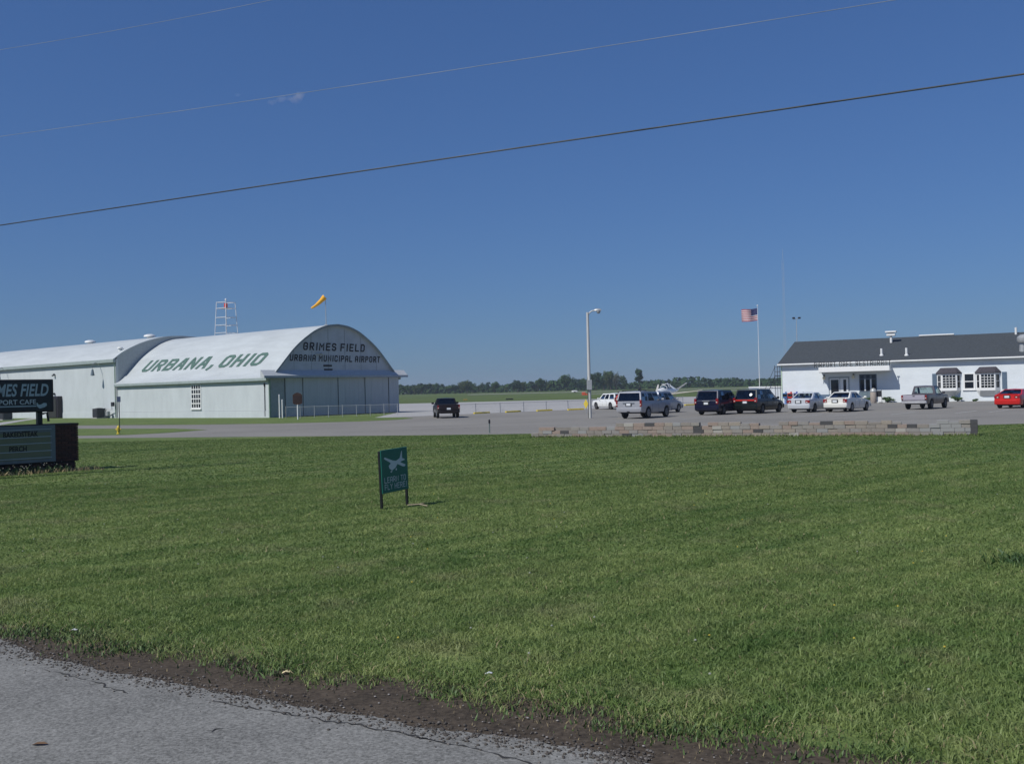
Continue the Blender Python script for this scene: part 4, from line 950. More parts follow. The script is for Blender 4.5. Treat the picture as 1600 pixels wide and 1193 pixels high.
def car(name, label, cat, spec, anchor, at, heading):
    h = R(heading); d = Vector((math.sin(h), math.cos(h), 0)); l = Vector((-d.y, d.x, 0))
    loc = Vector((at.x, at.y, 0)) - d * anchor[0] - l * anchor[1]
    t = thing(name, label, cat, (loc.x, loc.y, .005), math.atan2(d.y, d.x))
    s = spec; L_, Wd = s['L'], s['W']; hl, hw = L_ / 2, Wd / 2; pm_ = s['paint']; lower = s.get('lower', pm_); wr_ = s.get('wr', .34); ra = wr_ + .07; axr, axf = s['axles']; sill = s.get('sill', .26)
    xs = sorted(set([round(-hl + i * L_ / 64, 4) for i in range(65)] + [p[0] for p in s['deck']] + [axr + k * ra / 5 for k in range(-5, 6)] + [axf + k * ra / 5 for k in range(-5, 6)] + s.get('cuts', [])))
    xs = [x for x in xs if -hl - 1e-6 <= x <= hl + 1e-6]
    def section(x):
        zt = ease(s['deck'], x); e = max(0, (abs(x) - (hl - .55)) / .55); half_ = hw * (1 - s.get('nose', .10) * e ** 2.2 * (1 if x > 0 else .6))
        zb = sill + .10 * e ** 2
        for ax in (axr, axf):
            q = ra * ra - (x - ax) ** 2
            if q > 0: zb = max(zb, wr_ + math.sqrt(q))
        zt = max(zt, zb + .05); zm = max(s.get('mid', .62), zb + .02); zm = min(zm, zt - .03); zs = max(zt - .12, zm + .01)
        inner = s.get('bed'); crown = s.get('crown', .035)
        if inner and inner[0] <= x <= inner[1]: tail = [(.97, zt), (.90, zt), (.885, inner[2]), (0, inner[2])]
        else: tail = [(.955, zt), (.88, zt + crown * .35), (.6, zt + crown * .8), (0, zt + crown)]
        pts = [(.93, zb), (.985, zb + (zm - zb) * .3), (1.0, zm), (.99, zs)] + tail
        right = [(x, -half_ * a, z) for a, z in pts]; left = [(x, half_ * a, z) for a, z in reversed(pts[:-1])]
        return right + left
    b = MB(); rings = [section(x) for x in xs]; b.loft(rings, False, False)
    b.add(rings[0], [tuple(range(len(rings[0])))]); b.add(rings[-1], [tuple(range(len(rings[-1]) - 1, -1, -1))])
    # greenhouse
    g = s['cab']; xrb, xrt, xft, xfb, zr, yb_, yt_ = g['xrb'], g['xrt'], g['xft'], g['xfb'], g['zr'], hw * g.get('yb', .94), hw * g.get('yt', .78)
    zrb, zfb = ease(s['deck'], xrb) + .01, ease(s['deck'], xfb) + .01
    gm = s.get('glass', car_glass); rg = s.get('rear_glass', gm)
    RB = [(xrb, -yb_, zrb), (xrb, yb_, zrb)]; RT = [(xrt, -yt_, zr), (xrt, yt_, zr)]; FT = [(xft, -yt_, zr), (xft, yt_, zr)]; FB = [(xfb, -yb_, zfb), (xfb, yb_, zfb)]
    frs = [patch([RB[1], RB[0], RT[0], RT[1]], [g.get('rw', (.05, .95, .08, .92))], .02, t, pm_, rg, "rear_window"),
           patch([FB[0], FB[1], FT[1], FT[0]], [(.06, .94, .06, .92)], .07, t, pm_, clear_car_glass if s.get('clear_front') else gm, "windscreen"),
           patch([RB[0], FB[0], FT[0], RT[0]], g['sw'], .03, t, pm_, gm, "side_window"),
           patch([FB[1], RB[1], RT[1], FT[1]], [(1 - q[1], 1 - q[0], q[2], q[3]) for q in g['sw']], .03, t, pm_, gm, "side_window"),
           patch([RT[0], FT[0], FT[1], RT[1]][0:1] + [FT[0], FT[1], RT[1]], [], .05, t, pm_, gm, "roof")]
    for f_ in frs: b.v, b.f, b.m = (lambda o: (b.v + f_.v, b.f + [tuple(i + o for i in q) for q in f_.f], b.m + f_.m))(len(b.v))
    bo = b.build("body", pm_, t, 35, fixn=False)
    # dark belt cover, cabin, underbody
    b = MB(); b.b2(-hl + .12, hl - .12, -hw + .30, hw - .30, sill - .04, sill + .34); b.b2(max(-hl + .1, xrb + .1), xfb - .1, -hw + .12, hw - .12, sill + .35, min(zrb, zfb) - .06); b.build("underbody", cabin_dark, t)
    b = MB(); zb_ = min(zrb, zfb) - .05
    for x in g.get('seats', [xft - .55]):
        for y in (-hw * .42, hw * .42): b.box((x, y, zb_ + .15), (.16, .46, .42), bev=.05); b.box((x - .02, y, zb_ + .44), (.1, .26, .18), bev=.04)
    b.box((xfb - .45, 0, zb_ + .02), (.4, hw * 1.7, .12), bev=.03); b.build("cabin", cabin_dark, t)
    for ax in (axr, axf):
        for sd in (-1, 1): wheel(t, ax, sd * (hw - .125), wr_, .22, sd, s.get('rim', alloy))
    # rear end: bumper, lamps, plate, handle
    bz = s.get('bz', (.34, .60)); bm_ = s.get('bumper', lower)
    def bumper_bar(x, sgn, z0, z1, m, nm):
        b = MB(); e = .055
        b.loft([[(x + sgn * (dx), y, z) for dx, z in ((-.08, z0 + .03), (o - .02, z0), (o, z0 + .04), (o, z1 - .03), (o - .03, z1), (-.08, z1 + .01))] for y, o in ((-hw * .97, -.04), (-hw * .9, e * .75), (-hw * .5, e + .025), (0, e + .03), (hw * .5, e + .025), (hw * .9, e * .75), (hw * .97, -.04))])
        b.build(nm, m, t, 40)
    bumper_bar(-hl, -1, bz[0], bz[1], bm_, "rear_bumper"); bumper_bar(hl, 1, bz[0] - .02, bz[1] - .02, s.get('fbumper', bm_), "front_bumper")
    tl = s.get('tail', (.76, .97, .72, 1.02))
    for sd in (-1, 1):
        b = MB(); y0, y1 = sd * hw * tl[0], sd * hw * tl[1]; yo = sd * hw * (tl[1] + .012)
        b.prism([(-hl - .025, y0, tl[2]), (-hl - .02, y1, tl[2]), (-hl + .16, yo, tl[2] + .02), (-hl + .16, yo, tl[3] - .01), (-hl - .02, y1, tl[3]), (-hl - .025, y0, tl[3])][0:1] + [(-hl - .02, y1, tl[2]), (-hl - .02, y1, tl[3]), (-hl - .025, y0, tl[3])], (.06, 0, 0))
        b.prism([(-hl - .02, y1, tl[2]), (-hl + .11, yo, tl[2] + .04), (-hl + .11, yo, tl[3] - .03), (-hl - .02, y1, tl[3])], (0, -sd * .05, 0)); ta = b.build("tail_light", tail_red, t)
        b = MB(); zc = tl[2] + (tl[3] - tl[2]) * .30; yc = y0 + (y1 - y0) * .35; b.b2(-hl - .034, -hl - .026, yc - .05, yc + .05, zc - .03, zc + .03); b.build("reverse_lens", lamp_clear, ta)
        b = MB(); b.box((hl - .10, sd * hw * .74, s.get('hz', .68)), (.22, .34, .17), bev=.05); b.build("headlight", lamp_clear, t)
        b = MB(); mz = zfb + .06; b.box((xfb - .28, sd * (yb_ + .16), mz + .06), (.10, .22, .16), bev=.04); b.box((xfb - .26, sd * (yb_ + .03), mz), (.05, .10, .05)); b.build("mirror", s.get('mirror', pm_), t)
        for hx in s.get('handles', []):
            b = MB(); b.box((hx, sd * (hw + .012), s.get('handle_z', .86)), (.2, .035, .045), bev=.012); b.build("door_handle", s.get('handle_m', pm_), t)
        b = MB()     # door shut lines as recessed dark gaps
        for q in s.get('doors', []): b.b2(q - .006, q + .006, sd * (hw - .002), sd * (hw + .003), sill + .12, ease(s['deck'], q) - .14)
        if b.v: b.build("door_gap", black, t)
    pz = s.get('plate', .82); b = MB(); b.b2(-hl - .05, -hl - .032, -.16, .16, pz - .075, pz + .075); pl = b.build("number_plate", plate_white, t)
    b = MB(); b.b2(-hl - .031, -hl - .02, -.24, .24, pz - .11, pz + .12); b.build("plate_recess", s.get('recess', cabin_dark), t)
    return t, bo
XL = lambda L_: L_ / 2
def van_spec(pm_, L_=4.9, Wd=1.96, zr=1.76, **k):
    h = L_ / 2
    s = dict(L=L_, W=Wd, paint=pm_, axles=(-h + .98, h - .92), wr=.34, deck=[(-h, 1.02), (h - 1.45, 1.02), (h - 1.05, 1.00), (h - .35, .86), (h - .08, .74), (h, .62)],
             cab=dict(xrb=-h + .03, xrt=-h + .38, xft=h - 2.25, xfb=h - 1.20, zr=zr, yb=.955, yt=.80, sw=[(.06, .36, .10, .86), (.39, .64, .10, .86), (.67, .93, .08, .84)], seats=[-.7, .5]),
             handles=[-.55, .55], doors=[-h + 1.75, .15, 1.3], tail=(.80, .97, .82, 1.22), plate=.86, bz=(.36, .66), handle_z=.92)
    s.update(k); return s
def suv_spec(pm_, L_=5.1, Wd=2.0, zr=1.86, **k):
    h = L_ / 2
    s = dict(L=L_, W=Wd, paint=pm_, axles=(-h + 1.12, h - .92), wr=.385, sill=.40, mid=.78, deck=[(-h, 1.16), (h - 1.75, 1.16), (h - 1.4, 1.15), (h - .25, 1.05), (h - .05, .98), (h, .80)], nose=.06,
             cab=dict(xrb=-h + .02, xrt=-h + .20, xft=h - 2.35, xfb=h - 1.55, zr=zr, yb=.955, yt=.84, rw=(.05, .95, .06, .88), sw=[(.05, .30, .08, .84), (.34, .62, .08, .84), (.65, .92, .08, .82)], seats=[-.9, .35]),
             handles=[-.35, .75], doors=[-h + 1.7, .2, 1.3], tail=(.86, .985, .84, 1.30), plate=.98, bz=(.46, .74), handle_z=1.02)
    s.update(k); return s
def sedan_spec(pm_, L_=4.75, Wd=1.80, zr=1.43, **k):
    h = L_ / 2
    s = dict(L=L_, W=Wd, paint=pm_, axles=(-h + 1.02, h - .95), wr=.32, sill=.24, mid=.55, deck=[(-h, .93), (-h + .10, 1.0), (-h + .75, 1.0), (-h + 1.0, .96), (h - 1.6, .92), (h - 1.2, .90), (h - .35, .76), (h - .05, .66), (h, .55)],
             cab=dict(xrb=-h + .62, xrt=-h + 1.42, xft=h - 2.35, xfb=h - 1.28, zr=zr, yb=.92, yt=.70, rw=(.06, .94, .10, .90), sw=[(.13, .50, .10, .85), (.53, .88, .08, .83)], seats=[-.75, .25]),
             handles=[-.5, .45], doors=[-h + 1.55, -.05, 1.0], tail=(.62, .965, .72, .93), plate=.80, bz=(.30, .62), handle_z=.80)
    s.update(k); return s
def pickup_spec(pm_, L_=5.2, Wd=1.92, zr=1.74, **k):
    h = L_ / 2
    s = dict(L=L_, W=Wd, paint=pm_, axles=(-h + 1.12, h - .92), wr=.375, sill=.42, mid=.78, nose=.05, deck=[(-h, 1.10), (h - 1.7, 1.10), (h - 1.35, 1.09), (h - .2, 1.02), (h - .04, .94), (h, .75)], bed=(-h + .1, -h + 2.05, .62), cuts=[-h + .1, -h + .1001, -h + 2.05, -h + 2.0501],
             cab=dict(xrb=-h + 2.12, xrt=-h + 2.24, xft=h - 2.15, xfb=h - 1.45, zr=zr, yb=.94, yt=.78, rw=(.10, .90, .14, .84), sw=[(.14, .88, .10, .86)], seats=[]),
             handles=[.35], doors=[-h + 2.2, 1.2], tail=(.86, .985, .76, 1.08), plate=.56, bz=(.46, .64), handle_z=1.0)
    s.update(k); return s
# --- individual vehicles
silver = paint("silver", (.36, .365, .39), .25, .38)
t, _ = car("parked_suv", "large silver suv with a dark wide rear window parked right of the lamp post", "suv", suv_spec(silver, 4.95, glass=dark_car_glass, rim=alloy, bumper=silver), (-4.95 / 2 + 1.12, -.88), G(1012, 653.2), 34)
for sd in (-1, 1):
    b = MB(); b.tube([(-2.1, sd * .72, 1.87), (-1.9, sd * .72, 1.95), (.1, sd * .72, 1.96), (.3, sd * .72, 1.88)], .025, 6); b.build("roof_rail", dark_metal, t)
b = MB(); b.b2(-2.60, -2.55, -.1, .1, .42, .52, bev=.01); b.tube([(-2.5, 0, .47), (-2.72, 0, .47)], .035, 8); b.build("tow_hitch", black, t)
b = MB(); b.b2(-2.535, -2.495, -.45, .45, 1.07, 1.12, bev=.01); b.build("tailgate_strip", mat("chrome", (.6, .6, .62), .15, .9, var=.02), t)
mv = paint("silver_blue", (.33, .35, .39), .25, .38)
car("parked_minivan", "silver minivan half hidden behind the large silver suv", "minivan", van_spec(mv, 4.8, 1.94, 1.74, glass=dark_car_glass), (4.8 / 2 - .92, -.87), G(1059.5, 643.6), 34)
navy = paint("navy", (.008, .010, .032), .2, .3)
t, _ = car("parked_minivan", "navy blue minivan, left of the two dark minivans parked side by side", "minivan", van_spec(navy, 4.8, 1.98, 1.80, glass=dark_car_glass, rim=dull_rim, bumper=navy), (-4.8 / 2 + .98, -.88), G(1130, 647.6), 37)
b = MB(); b.b2(-2.47, -2.43, -.30, .30, 1.02, 1.05); b.build("tailgate_strip", galv, t)
dg = paint("black_green", (.008, .013, .013), .2, .3)
t, _ = car("parked_minivan", "black minivan with a red strip across its tailgate and round white window sticker", "minivan", van_spec(dg, 4.85, 1.98, 1.80, glass=car_glass, rear_glass=dark_car_glass, rim=dull_rim, tail=(.78, .97, .86, 1.20)), (-4.85 / 2 + .98, -.88), G(1190.6, 645.7), 39)
b = MB(); b.b2(-2.455, -2.42, -.76, .76, .95, 1.06, bev=.008); b.build("tailgate_reflector", mat("red_reflector", (.50, .02, .015), .25), t)
b = MB(); b.lathe([(.12, -.006), (.12, .0), (.0, .002)], (0, 0, 0), 20, 'x'); o = b.build("window_sticker", mat("white_sticker", (.8, .8, .78), .35), t); o.location = (-2.34, -.45, 1.42); o.rotation_euler = (0, R(25), 0)
sv2 = paint("light_silver", (.56, .58, .61), .2, .35)
t, _ = car("parked_sedan", "light silver sedan with a raised trunk and red tail lights beside the white sedan", "sedan", sedan_spec(sv2, 4.7, 1.80, 1.45, glass=clear_car_glass, rim=dull_rim), (-4.7 / 2 + 1.02, -.78), G(1272, 643.8), 39)
wp = paint("white", (.72, .71, .66), 0, .3)
t, _ = car("parked_sedan", "cream white sedan with dark rear window parked in front of the cafe door", "sedan", sedan_spec(wp, 4.85, 1.84, 1.45, glass=dark_car_glass, rim=alloy, tail=(.66, .965, .72, .96), bz=(.34, .64), lower=wp, nose=.12), (-4.85 / 2 + 1.02, -.80), G(1330, 643), 40)
b = MB(); b.b2(-2.44, -2.30, -.72, .72, 1.01, 1.05, bev=.015); b.build("spoiler", wp, t)
b = MB(); b.b2(-2.46, -2.3, -.75, .75, .22, .335, bev=.02); b.build("lower_valance", cabin_dark, t)
gp = paint("mauve_grey", (.085, .075, .085), .3, .35); gt = paint("mauve_silver", (.40, .37, .42), .15, .4)
t, _ = car("parked_pickup", "grey pickup truck with an open bed and silver tailgate parked before the cafe", "pickup truck", pickup_spec(gp, 5.2, 1.92, 1.74, glass=clear_car_glass, rim=dull_rim, bumper=mat("bright_bumper", (.55, .55, .57), .3, .3), recess=gp), (-5.2 / 2 + 1.12, -.83), G(1454, 638.9), 41)
b = MB(); b.b2(-2.63, -2.57, -.80, .80, .70, 1.09, bev=.015); b.b2(-2.64, -2.63, -.66, .66, .78, 1.0); tg = b.build("tailgate", gt, t)
b = MB(); b.b2(-2.655, -2.642, -.08, .08, .98, 1.04); b.build("handle", black, tg)
rd = paint("red", (.52, .015, .012), 0, .3)
t, _ = car("parked_coupe", "bright red coupe at the right edge of the car park", "coupe", sedan_spec(rd, 4.6, 1.84, 1.36, glass=dark_car_glass, rim=alloy, bumper=rd, cab=dict(xrb=-4.6 / 2 + .55, xrt=-4.6 / 2 + 1.55, xft=.05, xfb=1.15, zr=1.36, yb=.93, yt=.68, rw=(.05, .95, .08, .92), sw=[(.20, .86, .10, .84)], seats=[-.4]), handles=[.1], doors=[-.55, .85], tail=(.55, .95, .76, .92), plate=.84), (-4.6 / 2 + 1.02, .79), G(1562.5, 637.4), 42)
b = MB(); b.b2(-2.30, -2.12, -.70, .70, 1.02, 1.06, bev=.015)
for y in (-.6, .6): b.box((-2.2, y, .99), (.1, .05, .08))
b.build("spoiler", rd, t)
bk = paint("black", (.010, .007, .008), .2, .3)
t, _ = car("parked_pickup", "black pickup truck seen from behind on the driveway beside the hangar", "pickup truck", pickup_spec(bk, 5.0, 1.90, 1.62, glass=dark_car_glass, rim=alloy, bumper=bk, plate=.78, recess=bk, bz=(.44, .66)), (-5.0 / 2 + 1.12, -.83), G(715, 652.2), -9)
b = MB(); b.b2(-2.53, -2.47, -.80, .80, .70, 1.09, bev=.015); tg = b.build("tailgate", paint("black_maroon", (.018, .008, .009), .2, .3), t)
b = MB(); b.b2(-2.545, -2.532, -.1, .1, .98, 1.03); b.build("handle", black, tg)
b = MB(); b.b2(-2.35, -.5, -.84, .84, 1.105, 1.14, bev=.02); b.build("bed_cover", black, t)
wc = paint("bright_white", (.76, .77, .76), 0, .3)
t, _ = car("parked_wagon", "white wagon facing left between the lamp post and the silver suv", "wagon", van_spec(wc, 4.9, 1.86, 1.62, glass=dark_car_glass, rim=dull_rim, deck=[(-2.45, .98), (1.0, .98), (1.1, .97), (2.1, .90), (2.35, .82), (2.45, .66)], cab=dict(xrb=-2.4, xrt=-2.05, xft=.25, xfb=1.05, zr=1.62, yb=.94, yt=.78, sw=[(.06, .34, .10, .85), (.40, .64, .10, .85), (.68, .93, .08, .83)], seats=[-.5, .2])), (2.45 - .92, .82), G(932.5, 639.2), -24)

# person beside the white wagon
def person(px, py, shirt, trousers, label, face):
    p = G(px, py); t = thing("person", label, "person", (p.x, p.y, .005), R(face))
    J = [(0, 0, .95), (0, 0, 1.15), (0, .01, 1.38), (0, .0, 1.50), (0, -.02, 1.60), (0, -.03, 1.72),
         (-.20, 0, 1.42), (-.27, .02, 1.15), (-.24, -.10, .92), (.20, 0, 1.42), (.27, .02, 1.16), (.25, -.08, .93),
         (-.10, 0, .90), (-.12, -.02, .50), (-.12, .02, .08), (-.12, -.14, .04), (.10, 0, .90), (.12, -.02, .50), (.13, .03, .08), (.13, -.13, .04)]
    Ed = [(0, 1), (1, 2), (2, 3), (3, 4), (4, 5), (2, 6), (6, 7), (7, 8), (2, 9), (9, 10), (10, 11), (0, 12), (12, 13), (13, 14), (14, 15), (0, 16), (16, 17), (17, 18), (18, 19)]
    Rd = [.15, .14, .17, .07, .10, .09, .075, .055, .04, .075, .055, .04, .10, .075, .05, .04, .10, .075, .05, .04]
    me = bpy.data.meshes.new("body"); me.from_pydata(J, Ed, []); ob = bpy.data.objects.new("body", me); COL.objects.link(ob)
    md = ob.modifiers.new("skin", 'SKIN'); me.skin_vertices[0].data[0].use_root = True
    for i, r_ in enumerate(Rd): me.skin_vertices[0].data[i].radius = (r_, r_ * (.75 if i in (0, 1, 2) else 1))
    sb = ob.modifiers.new("sub", 'SUBSURF'); sb.levels = 2; sb.render_levels = 2
    dg_ = bpy.context.evaluated_depsgraph_get(); m2 = bpy.data.meshes.new_from_object(ob.evaluated_get(dg_)); ob.modifiers.clear(); ob.data = m2
    for m_ in (shirt, trousers, mat("skin", (.45, .28, .20), .6), rubber): m2.materials.append(m_)
    for pl in m2.polygons:
        z = pl.center.z; pl.material_index = 3 if z < .1 else 1 if z < .93 and abs(pl.center.x) < .22 else 2 if z > 1.49 or (abs(pl.center.x) > .215 and z < 1.2) else 0; pl.use_smooth = True
    ob.parent = t
    b = MB(); b.lathe([(.0, .1), (.06, .09), (.105, .03), (.11, -.05), (.085, -.08)], (0, .0, 1.76), 12); b.build("hair", mat("dark_hair", (.012, .009, .008), .7), t, 60)
person(968, 642.5, mat("red_shirt", (.62, .10, .09), .8), mat("pale_trousers", (.55, .52, .52), .8), "person in a red shirt standing behind the silver suv beside the white wagon", 20)

# ================================================================== AIRPLANE
pa = AT(1040, 605, 131); fwd = Vector((-.5, -.87)).normalized(); plane = thing("small_airplane", "white low wing airplane with a v tail parked on the apron behind the silver cars", "airplane", (pa.x, pa.y, .01), math.atan2(fwd.y, fwd.x))
pw = mat("aircraft_white", (.74, .75, .74), .35, var=.03, coat=.4); pc = mat("aircraft_cream", (.60, .55, .42), .4, var=.05)
st = [(3.1, .16, .14, 1.42), (2.95, .36, .32, 1.42), (2.3, .50, .46, 1.43), (1.5, .58, .56, 1.47), (.9, .62, .60, 1.50), (-.5, .62, .62, 1.52), (-1.4, .52, .52, 1.53), (-2.6, .34, .36, 1.60), (-3.8, .20, .22, 1.68), (-4.6, .07, .10, 1.74)]
b = MB(); b.loft([[(x, a * math.cos(k * math.pi / 8), z + c * math.sin(k * math.pi / 8)) for k in range(16)] for x, a, c, z in st]); b.build("fuselage", pw, plane, 50)
cs_ = [(1.25, .40, 1.9, .05), (.75, .46, 1.95, .42), (.1, .48, 1.98, .55), (-.7, .48, 1.98, .52), (-1.5, .36, 1.95, .22), (-1.9, .24, 1.9, .03)]
b = MB(); b.loft([[(x, w_ * math.cos(k * math.pi / 8), zb_ + h_ * math.sin(k * math.pi / 8)) for k in range(9)] for x, w_, zb_, h_ in cs_], False, False); b.build("canopy", mat("aircraft_glass", (.05, .08, .10), .06, spec=.7), plane, 50)
for x, w_, zb_, h_ in ((.72, .475, 1.95, .43), (-.05, .49, 1.98, .56), (-.75, .49, 1.98, .53)):
    b = MB(); b.tube([(x, w_ * math.cos(k * math.pi / 8), zb_ + h_ * math.sin(k * math.pi / 8)) for k in range(9)], .04, 6); b.build("canopy_frame", pw, plane)
b = MB(); b.loft([[(x, y, z) for x, y, z in ((.75, -.3, 2.50), (-1.3, -.28, 2.45), (-1.3, .28, 2.45), (.75, .3, 2.50))], [(x, y, z) for x, y, z in ((.6, -.25, 2.55), (-1.2, -.22, 2.5), (-1.2, .22, 2.5), (.6, .25, 2.55))]]); b.build("cabin_top", pw, plane)
def foil(sec):
    return [[(x + c * q, y, z + c * th * s_) for q, s_ in ((.5, 0), (.32, .7), (0, 1), (-.5, .05), (0, -.4), (.35, -.5))] for x, y, z, c, th in sec]
for sd in (-1, 1):
    b = MB(); b.loft(foil([(.35, sd * .45, 1.12, 2.1, .07), (.30, sd * 2.6, 1.34, 1.65, .065), (.22, sd * 4.9, 1.58, 1.15, .055), (.18, sd * 5.1, 1.60, .7, .03)])); b.build("wing", pc, plane, 40)
    b = MB(); b.loft(foil([(-3.75, sd * .12, 1.78, 1.25, .05), (-4.15, sd * 1.35, 2.62, .75, .05)])); b.build("tail_fin", pw, plane, 40)
    b = MB(); b.tube([(.1, sd * 1.35, 1.2), (.1, sd * 1.4, .3)], .05, 6); lg = b.build("landing_leg", galv, plane); b = MB(); b.lathe([(.1, -.08), (.24, -.06), (.24, .06), (.1, .08)], (.1, sd * 1.4, .25), 14, 'y'); b.build("tyre", rubber, lg)
b = MB(); b.tube([(2.35, 0, 1.1), (2.45, 0, .3)], .05, 6); lg = b.build("landing_leg", galv, plane); b = MB(); b.lathe([(.1, -.07), (.22, -.05), (.22, .05), (.1, .07)], (2.45, 0, .23), 14, 'y'); b.build("tyre", rubber, lg)
b = MB(); b.lathe([(.17, 3.08), (.16, 3.2), (.10, 3.4), (0, 3.5)], (0, 0, 1.42), 12, 'x'); sp = b.build("spinner", galv, plane, 50)
for a in (15, 195):
    a = R(a); n = Vector((0, math.sin(a), math.cos(a))); b = MB()
    b.loft([[Vector((3.22, 0, 1.42)) + n * r_ + Vector((dx, dy * math.cos(a), -dy * math.sin(a))) for dx, dy in ((.02, -w_), (.05, 0), (.02, w_), (-.01, 0))] for r_, w_ in ((.1, .06), (.5, .13), (.9, .11), (1.12, .04))]); b.build("propeller_blade", mat("prop_white", (.6, .58, .55), .4), plane)

# ================================================================== SIGNS, LAMP, POLES
# learn-to-fly yard sign
lp0 = G(597, 795.5); ld = Vector((.55, .835, 0)).normalized(); lw_ = Wall(lp0, ld)
ls = thing("yard_sign", "green yard sign with white airplane and flying lesson lettering on two black legs", "sign", (lp0.x, lp0.y, 0), lw_.rot)
green = mat("sign_green", (.016, .135, .105), .35, var=.10, scale=3); pale = mat("sign_pale", (.60, .62, .64), .5, var=.06)
ls.rotation_euler = (0, R(-2.2), lw_.rot); ur, _ = lw_.uv(636, 780); PWd = max(.74, ur - .01)
zb_ = lw_.uv(594.5, 771.5)[1]; zt_ = lw_.uv(591, 703.5)[1]
for u in (0.0, PWd): b = MB(); b.b2(u - .018, u + .018, -.02, .03, -.1, zt_ - .02 if u == 0 else zt_ - .05, bev=.004); b.build("leg", black, ls)
b = MB(); b.b2(-.012, PWd + .012, -.045, -.022, zb_, zt_, bev=.006); b.build("panel", green, ls)
ph = zt_ - zb_
AIR = [[(.08, .80), (.12, .83), (.42, .73), (.55, .71), (.70, .76), (.78, .92), (.80, .92), (.80, .75), (.90, .72), (.90, .70), (.76, .68), (.72, .66), (.92, .59), (.90, .55), (.82, .55), (.60, .63), (.52, .55), (.38, .50), (.28, .56), (.26, .62), (.34, .67), (.30, .70), (.16, .76)], [(.32, .49), (.40, .50), (.37, .46), (.32, .46)], [(.52, .53), (.57, .54), (.56, .49), (.52, .49)]]
b = MB()
for k, pg in enumerate(AIR): b.add([(x * PWd, -.0475 - .001 * k, zb_ + y * ph) for x, y in pg], [tuple(range(len(pg)))])
b.build("airplane_emblem", pale, ls)
for txt, y, wd in (("LEARN TO", .24, .84), ("FLY HERE!", .08, .86)):
    hh = ph * .115; tw = text_width(txt, hh, .14, .22, 1, .45); k = PWd * wd / tw
    b, _ = lettering(txt, hh, .14, lambda X_, Y_, d_: (PWd * .07 + X_ * k, -.046 - d_, zb_ + y * ph + Y_), gap=.22, space=.45, proud=.002); b.build("lettering", pale, ls)
q = G(655, 793); b = MB(); b.tube([(-.22, .06, .05), (0, 0, .07), (.16, -.06, .04)], .012, 6); b.tube([(0, 0, .07), (.08, .05, .085)], .007, 5)
o = tag(b.build("stick", mat("dry_stick", (.35, .29, .2), .9), None, 0, (q.x, q.y, 0)), "bare pale stick lying on the lawn right of the green yard sign", "stick")
# marquee sign
MR = Vector((-13.72, 31.45)); MD = Vector((.71, .704)); mq = Wall(MR, MD)
ms = thing("marquee_sign", "black airfield sign board over a brick base with a letter board", "sign", (MR.x, MR.y, 0), mq.rot)
M_ = lambda x, y, o=0.0: mq.uv(x, y, o)
uR = M_(122, 690)[0]; zTop = M_(122, 660.3)[1]; pR = M_(85, 690)[0]; pT = M_(84, 661.5)[1]; pB = M_(84, 720)[1]; UL = -6.2
brick_core = mat("dark_mortar", (.030, .022, .020), .95); BD = .62
b = MB(); b.b2(UL, uR - .03, .015, BD, pB - .03, zTop - .01); b.b2(UL, uR - .10, .035, BD - .04, -.1, pB - .03); b.build("base_core", brick_core, ms)
brm = [mat("brick_%d" % i, c, .85, var=.2, scale=12) for i, c in enumerate(((.075, .030, .022), (.095, .036, .026), (.060, .026, .021)))]
bk_ = MB(); bk_.box((0, 0, 0), (1, 1, 1), bev=.04); bme = [bk_.mesh("brick", m_) for m_ in brm]
rr = random.Random(5)
def bricks_front(x0, x1, z0, z1, y):
    z = z0; r_ = 0
    while z < z1 - .03:
        x = x1 + (.1 if r_ % 2 else 0)
        while x > x0:
            a = max(x - .2, x0); c = min(x, x1); x -= .21
            if c - a > .03: inst("brick", rr.choice(bme), ms, ((a + c) / 2, y + rr.uniform(-.003, .003), z + .0325), (0, 0, 0), (c - a - .002, .10, .065))
        z += .076; r_ += 1
bricks_front(pR + .01, uR, pB - .02, zTop - .06, .02); bricks_front(-3.4, uR - .08, .02, pB - .05, .05)
def bricks_end(xe, y0, y1, z0, z1):
    z = z0; r_ = 0
    while z < z1 - .03:
        y = y0 + (.1 if r_ % 2 else 0)
        while y < y1 - .04:
            c = min(y + .2, y1); inst("brick", rr.choice(bme), ms, (xe - .04, (y + c) / 2, z + .0325), (0, 0, 0), (.10, c - y - .002, .065)); y += .21
        z += .076; r_ += 1
bricks_end(uR, .08, BD, pB - .02, zTop - .06)
b = MB(); b.b2(UL, uR + .02, -.04, BD + .03, zTop - .06, zTop, bev=.015); b.build("base_cap", mat("base_cap_brown", (.045, .030, .026), .8), ms)
